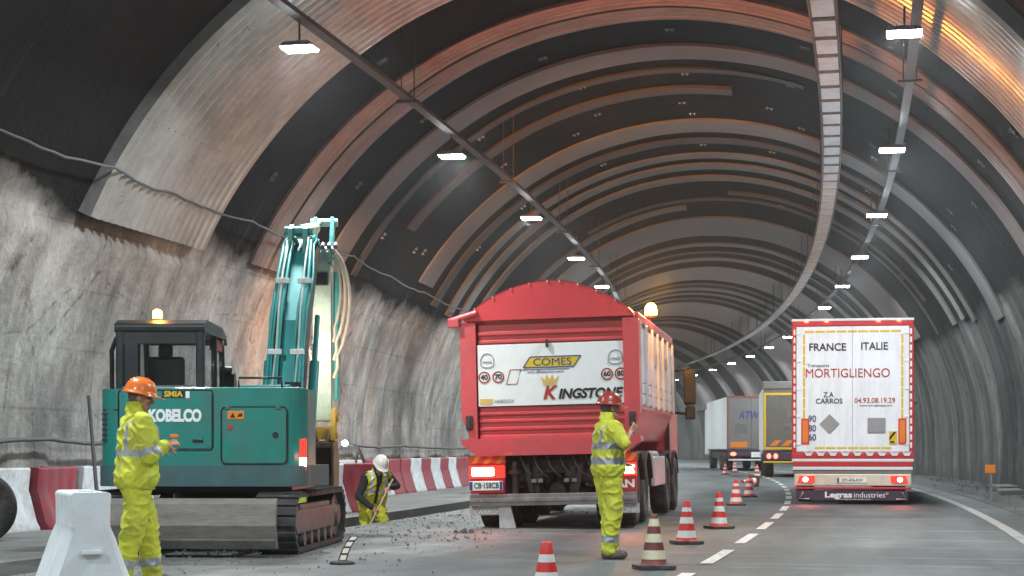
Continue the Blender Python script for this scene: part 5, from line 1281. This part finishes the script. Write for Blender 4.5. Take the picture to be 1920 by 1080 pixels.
cones = [(.245, 12.1, 'red cone with white band at the bottom edge, nearest of all the cones'), (2.22, 21.7, 'clean red and white cone beside the front wheels of the dump truck, third nearest'),
         (3.13, 25.8, 'red and white cone standing alone right of the dump truck, fourth nearest'), (4.75, 36.2, 'red and white cone ahead of the dump truck, nearer one of a close pair'),
         (5.89, 42.4, 'red and white cone, farther one of a close pair on the lane line'), (10.05, 70., 'small distant cone left of the yellow-outlined truck, nearest of the far row'),
         (9.75, 78., 'small distant cone in the far row, second of five'), (11.1, 85., 'small distant cone in the far row, middle of five'), (11.9, 96., 'small distant cone in the far row, fourth of five'), (12.6, 107., 'small distant cone below the white curtain truck, farthest of all')]
for i, (X, Y, lb) in enumerate(cones): put_cone(std if i == 0 else dup(std), X, Y, lb, random.random())
put_cone(shaded_cone, 1.43, 17.2, 'red and white cone with shade in its colours, standing right of the worker in the road', .2)
put_cone(dup(std), 7.75, 54., 'red and white cone knocked over on the lane line', 0, (R(88), 0, R(-75)))

# ------------------------------------------------------------------ plastic road barriers
def make_barrier(L_=1.2, H=.9, m='barw'):
    t = empty('road_barrier', (0, 0, 0))
    half = [(.30, 0), (.30, .05), (.27, .13), (.17, .48), (.135, .58), (.135, H-.02), (.115, H)]
    pts = half + [(-x, z) for x, z in half[::-1]]
    mb = MB(); n = len(pts); ys = []
    for k in range(25): ys.append(-L_/2+L_*k/24)
    vs = []
    for y in ys:
        g = .5+.5*math.cos(2*math.pi*(y/L_)*4); g = .035*(g**2)
        e = 1 if abs(y) < L_/2-.02 else .93
        for (x, z) in pts:
            dd = g if .10 < z < .60 else g*.25 if z <= .10 else 0
            vs.append(((abs(x)-dd)*e*(1 if x > 0 else -1), y, z))
    mb.add(vs, [(i*n+k, (i+1)*n+k, (i+1)*n+(k+1) % n, i*n+(k+1) % n) for i in range(len(ys)-1) for k in range(n)], 0, True)
    mb.add(vs[:n], [tuple(range(n))]); mb.add(vs[-n:], [tuple(range(n))[::-1]])
    mb.build('shell', mt[m], t, .012)
    mb = MB(); mb.cyl((0, -.25, H-.02), (0, -.25, H+.012), .05, n=14); mb.build('filler_cap', mt[m], t)
    mb = MB(); mb.box(-.035, .035, L_/2, L_/2+.045, .15, H-.08); mb.build('coupling', mt[m], t, .01)
    return t
bw, br = make_barrier(m='barw'), make_barrier(m='barr'); usedb = set()
cnt = {'w': 0, 'r': 0}
def put_bar(c, loc, rz, label, sc=None):
    src = bw if c == 'w' else br
    o = dup(src) if c in usedb else src; usedb.add(c)
    o.location = loc; o.rotation_euler = (0, 0, rz); tag(o, label, 'road barrier', 'plastic barriers along the left wall')
    if sc: o.scale = sc
    return o
# near wall, left of the excavator
put_bar('w', P(22.0, -8.05, .04), -th(22), 'white plastic barrier by the left wall, next to the dark tyre')
put_bar('r', P(23.35, -8.0, .04), -th(23.3), 'dusty red plastic barrier by the left wall, left of the excavator')
put_bar('w', P(24.65, -7.95, .04), -th(24.6), 'white plastic barrier by the left wall, half hidden behind the excavator')
put_bar('w', P(25.9, -7.95, .04), -th(25.9), 'white plastic barrier by the left wall, glimpsed under the excavator')
put_bar('r', (-2.98, 31.4, .04), -.95, 'red plastic barrier turned across the pavement just right of the excavator bucket')
put_bar('w', (-3.3, 30.2, .04), -.25, 'white plastic barrier end showing between the bucket and the turned red barrier')
seq = 'rrwwrwrrwrwrwrr'; yb = 34.6
names = {'w': 'white', 'r': 'red'}
for c in seq:
    cnt[c] += 1
    put_bar(c, P(yb, -7.95, .04), -th(yb)+.03*random.uniform(-1, 1), '%s plastic barrier, %s %s one of the row along the left wall beyond the trench' % (names[c], ORD[cnt[c]-1], names[c]))
    yb += 1.27
fb = make_barrier(1.1, .86, 'barclean'); fb.location = (-3.60, 14.3, 0); fb.rotation_euler = (0, 0, .37); fb.scale = (1.25, 1, 1)
tag(fb, 'big white plastic barrier end-on in the left foreground beside the standing worker', 'road barrier')
mb = MB(); mb.box(-.07, .07, -.62, -.54, .36, .40); mb.build('grip_slot', mt['barclean'], fb, .01)

# ------------------------------------------------------------------ odds and ends
# knocked flexible delineator
t = empty('delineator', (-1.78, 17.9, .006), .1, 'bent black flexible delineator with pale panels leaning over the road', 'delineator')
mb = MB(); mb.lathe([(.12, 0), (.125, .012), (.10, .028), (.03, .035)], 20, mat=Matrix.Diagonal((1.1, .8, 1, 1))); mb.build('base', mt['conebase'], t)
mb = MB(); path = [(.0, .03), (.02, .10), (.05, .17), (.09, .235), (.135, .285)]; vs = []
for i, (x, z) in enumerate(path):
    for (dx, dy) in ((-.045, -.008), (.045, -.008), (.045, .008), (-.045, .008)): vs.append((x+dx, dy+i*.03, z))
mb.add(vs, [(4*i+k, 4*i+(k+1) % 4, 4*i+4+(k+1) % 4, 4*i+4+k) for i in range(4) for k in range(4)]+[(16, 17, 18, 19)]); st = mb.build('post', mt['black'], t, .004)
for i in range(4):
    (xa, za), (xb, zb) = path[i], path[i+1]; f = lambda a, b_, t_: a+(b_-a)*t_; mb = MB()
    mb.add([(f(xa, xb, .15)-.03, i*.03-.0075+.03*.15-.006, f(za, zb, .15)), (f(xa, xb, .15)+.03, i*.03+.03*.15-.0135, f(za, zb, .15)), (f(xa, xb, .85)+.03, i*.03+.03*.85-.0135, f(za, zb, .85)), (f(xa, xb, .85)-.03, i*.03+.03*.85-.0135, f(za, zb, .85))], [(0, 1, 2, 3)]); mb.build('reflector', mt['cream'], st)
# tyre leaning at the left edge
t = empty('tyre', (-6.74, 21.6, .46), .1, 'worn black tyre standing against the barriers at the left edge', 'tyre')
mb = MB(); mat = Matrix.Rotation(R(90), 4, 'X') @ Matrix.Rotation(R(8), 4, 'Y')
mb.lathe([(.24, -.10), (.28, -.13), (.40, -.14), (.45, -.10), (.46, -.05), (.46, .05), (.45, .10), (.40, .14), (.28, .13), (.24, .10), (.24, -.10)], 40, mat=mat, close=False)
mb.build('rubber', mt['tyre'], t); mb = MB(); mb.cyl((0, .03, 0), (0, -.05, 0), .27, n=28); mb.cyl((0, -.05, 0), (0, -.09, 0), .11, .09, 18); mb.build('hub', mt['chassis'], t, .01)
# stick leaning on the wall behind the excavator
mb = MB(); mb.cyl((-5.35, 22.2, .05), (-5.68, 22.9, 1.92), .028, .024, 8); o = mb.build('wooden_stick', mt['darksteel']); tag(o, 'thin dark pole leaning on the wall left of the excavator', 'pole')
# small work lamp on a leaning stand behind the trench worker
t = empty('work_lamp', (-3.12, 31.9, .04), 0, 'small lit white work lamp on a dark leaning stand behind the trench worker', 'lamp')
mb = MB(); mb.cyl((.75, .2, 0), (.22, .05, 1.22), .032, n=8); mb.cyl((.0, .4, 0), (.25, .06, 1.2), .02, n=8); mb.cyl((.22, .05, 1.18), (.0, .0, 1.26), .02, n=8); mb.build('stand', mt['darksteel'], t)
mb = MB(); mb.cyl((0, .06, 1.27), (0, -.04, 1.27), .05, .065, 16); mb.build('lamp_housing', mt['housing'], t)
mb = MB(); mb.cyl((0, -.04, 1.27), (0, -.055, 1.27), .05, n=16); mb.build('lens', mt['led'], t)
point_light('work_lamp_light', (0, -.16, 1.27), 12, (.85, .93, 1), .07, t)
# things lying beyond the excavator, seen under its body
t = empty('plastic_block', (-3.80, 25.6, .03), .1, 'orange and white plastic block lying behind the excavator track', 'plastic block')
mb = MB(); mb.box(-.28, .30, -.15, .15, 0, .66); mb.build('orange_section', mt['orange'], t, .04)
mb = MB(); mb.box(-.48, -.285, -.14, .14, 0, .60); mb.box(-.62, -.485, -.13, .13, 0, .46); mb.build('white_section', mt['barw'], t, .03)
t = empty('crate', (-3.30, 25.6, .03), .05, 'lime yellow plastic crate behind the excavator track', 'crate')
mb = MB(); mb.box(-.22, .22, -.2, .2, 0, .62); mb.build('crate_body', mt['lime'], t, .02)
mb = MB(); mb.box(-.24, .24, -.22, .22, .57, .64); mb.build('crate_rim', mt['lime'], t, .01)
mb = MB(); mb.box(-.8, .8, -.02, .02, 0, .04); mb.box(-.8, .8, .3, .34, 0, .04); mb.box(-.8, .8, .01, .31, .015, .035)  # white board added in place of the pale pavement seen under the truck
o = mb.build('pale_road_standin', mt['barw']); o.location = (1.35, 37.5, .05); o.rotation_euler = (R(12), 0, -.15); tag(o, 'added white board standing for the pale road seen under the dump truck', 'board')
# marker post with orange reflector, right kerb
t = empty('marker_post', P(37.8, 6.45, .1), -th(38), 'slim marker post with orange reflector on the right kerb', 'marker post')
mb = MB(); mb.box(-.02, .02, -.012, .012, -.05, .72); mb.build('post', mt['galv'], t)
mb = MB(); mb.box(-.13, .09, -.04, .02, .58, .76); mb.build('reflector', mt['orange'], t, .012)
o = MB().box(-.10, .10, -.03, .03, 0, .22).build('wall_plate', mt['slab'], None, .01); o.location = P(40.2, 7.62, 1.0); o.rotation_euler = (0, 0, -th(40)); tag(o, 'small pale plate fixed on the right wall above the orange reflector', 'wall plate')
# emergency sign projecting from the right wall beyond the trailer
p = P(69.2, 7.25, 2.72); t = empty('exit_sign', p, -.08, 'small white wall sign with black running figure right of the trailer', 'sign')
mb = MB(); mb.box(-.34, .30, 0, .06, 0, .60); mb.build('sign_face', mt['panelwhite'], t, .01)
mb = MB(); mb.box(.30, .95, .02, .05, .28, .33); mb.build('arm', mt['darksteel'], t)
mb = MB(); mb.cyl((.13, -.004, .46), (.13, -.012, .46), .05, n=12); mb.tube([(.10, -.008, .38), (.04, -.008, .24), (.10, -.008, .14), (.08, -.008, .05)], .030, 6); mb.tube([(.04, -.008, .24), (-.05, -.008, .17), (-.13, -.008, .17)], .028, 6); mb.tube([(.17, -.008, .24), (.10, -.008, .36), (.0, -.008, .34), (-.05, -.008, .27)], .022, 6)
mb.tube([(-.16, -.008, .40), (-.24, -.008, .30), (-.16, -.008, .22)], .022, 6); mb.build('pictogram', mt['txblack'], t)
# concrete slabs and rubble along the right kerb
n = 0
for (Y, u, w, l, h, rz) in ((31.5, 7.35, .55, .9, .13, .2), (34.2, 7.05, .5, 1.1, .10, -.1), (35.9, 7.55, .45, .7, .16, .3), (40.6, 7.15, .5, .8, .12, .0), (44.0, 7.4, .5, .9, .14, .15)):
    o = MB().box(-w/2, w/2, -l/2, l/2, 0, h).build('concrete_slab', mt['slab'], None, .02); o.location = P(Y, u, .15); o.rotation_euler = (R(2), R(-2), -th(Y)+rz)
    tag(o, 'loose grey concrete slab on the right walkway, %s from the viewer' % ORD[n], 'slab', 'slabs on the right walkway'); n += 1
def rubble(name, spots, mat, kind=True):
    mb = MB()
    for (x, y, z, r) in spots:
        ph = random.random()*6; pts = []
        for k in range(6):
            a = ph+k*math.pi/3; pts.append((x+r*math.cos(a)*random.uniform(.7, 1.2), y+r*math.sin(a)*random.uniform(.7, 1.2)))
        top = [(px*.55+x*.45, py*.55+y*.45, z+r*random.uniform(.4, .9)) for px, py in pts]
        vs = [(px, py, z-.01) for px, py in pts]+top
        mb.add(vs, [(k, (k+1) % 6, 6+(k+1) % 6, 6+k) for k in range(6)]+[(6, 7, 8, 9, 10, 11)])
    o = mb.build(name, mat); o['kind'] = 'stuff'; return o
sp_ = []
for i in range(850):
    Y = random.uniform(14, 34); u = -4.1+abs(random.gauss(0, 1.3)); q = P(Y, u, 0); sp_.append((q.x, q.y, .02, abs(random.gauss(0, .006))**1.0+.003 + (.02 if random.random() < .02 else 0)))
for i in range(40):
    Y = random.gauss(22.5, .9); u = -1.75+random.gauss(0, .35); q = P(Y, u, 0); sp_.append((q.x, q.y, .03, abs(random.gauss(0, .012))+.006))
rubble('gravel', sp_, mt['slab'])
sp_ = []
for i in range(500):
    Y = random.uniform(18, 60); u = random.uniform(6.5, 8.1); q = P(Y, u, 0); sp_.append((q.x, q.y, .15 if u > 6.8 else .04, abs(random.gauss(0, .02))+.008))
rubble('kerb_grit', sp_, mt['stone'])
q = P(23.9, -1.9, .0)
o = rubble('asphalt_clods', [(q.x, q.y, .02, .07), (q.x+.1, q.y+.05, .02, .05), (q.x-.12, q.y, .02, .045), (q.x+.28, q.y-.1, .02, .025)], mt['stone'])

# ------------------------------------------------------------------ dusty tunnel air
hz = MB().box(-60, 60, -20, 215, -1.6, 11.5).build('haze', []); hz['kind'] = 'stuff'
hm = bpy.data.materials.new('tunnel_air'); hm.use_nodes = True; hn = hm.node_tree
hn.nodes.remove(hn.nodes['Principled BSDF']); pv = hn.nodes.new('ShaderNodeVolumePrincipled')
pv.inputs['Color'].default_value = (.92, .93, .95, 1); pv.inputs['Density'].default_value = .0008; pv.inputs['Anisotropy'].default_value = .8
hn.links.new(pv.outputs[0], hn.nodes['Material Output'].inputs['Volume']); hz.data.materials.append(hm)
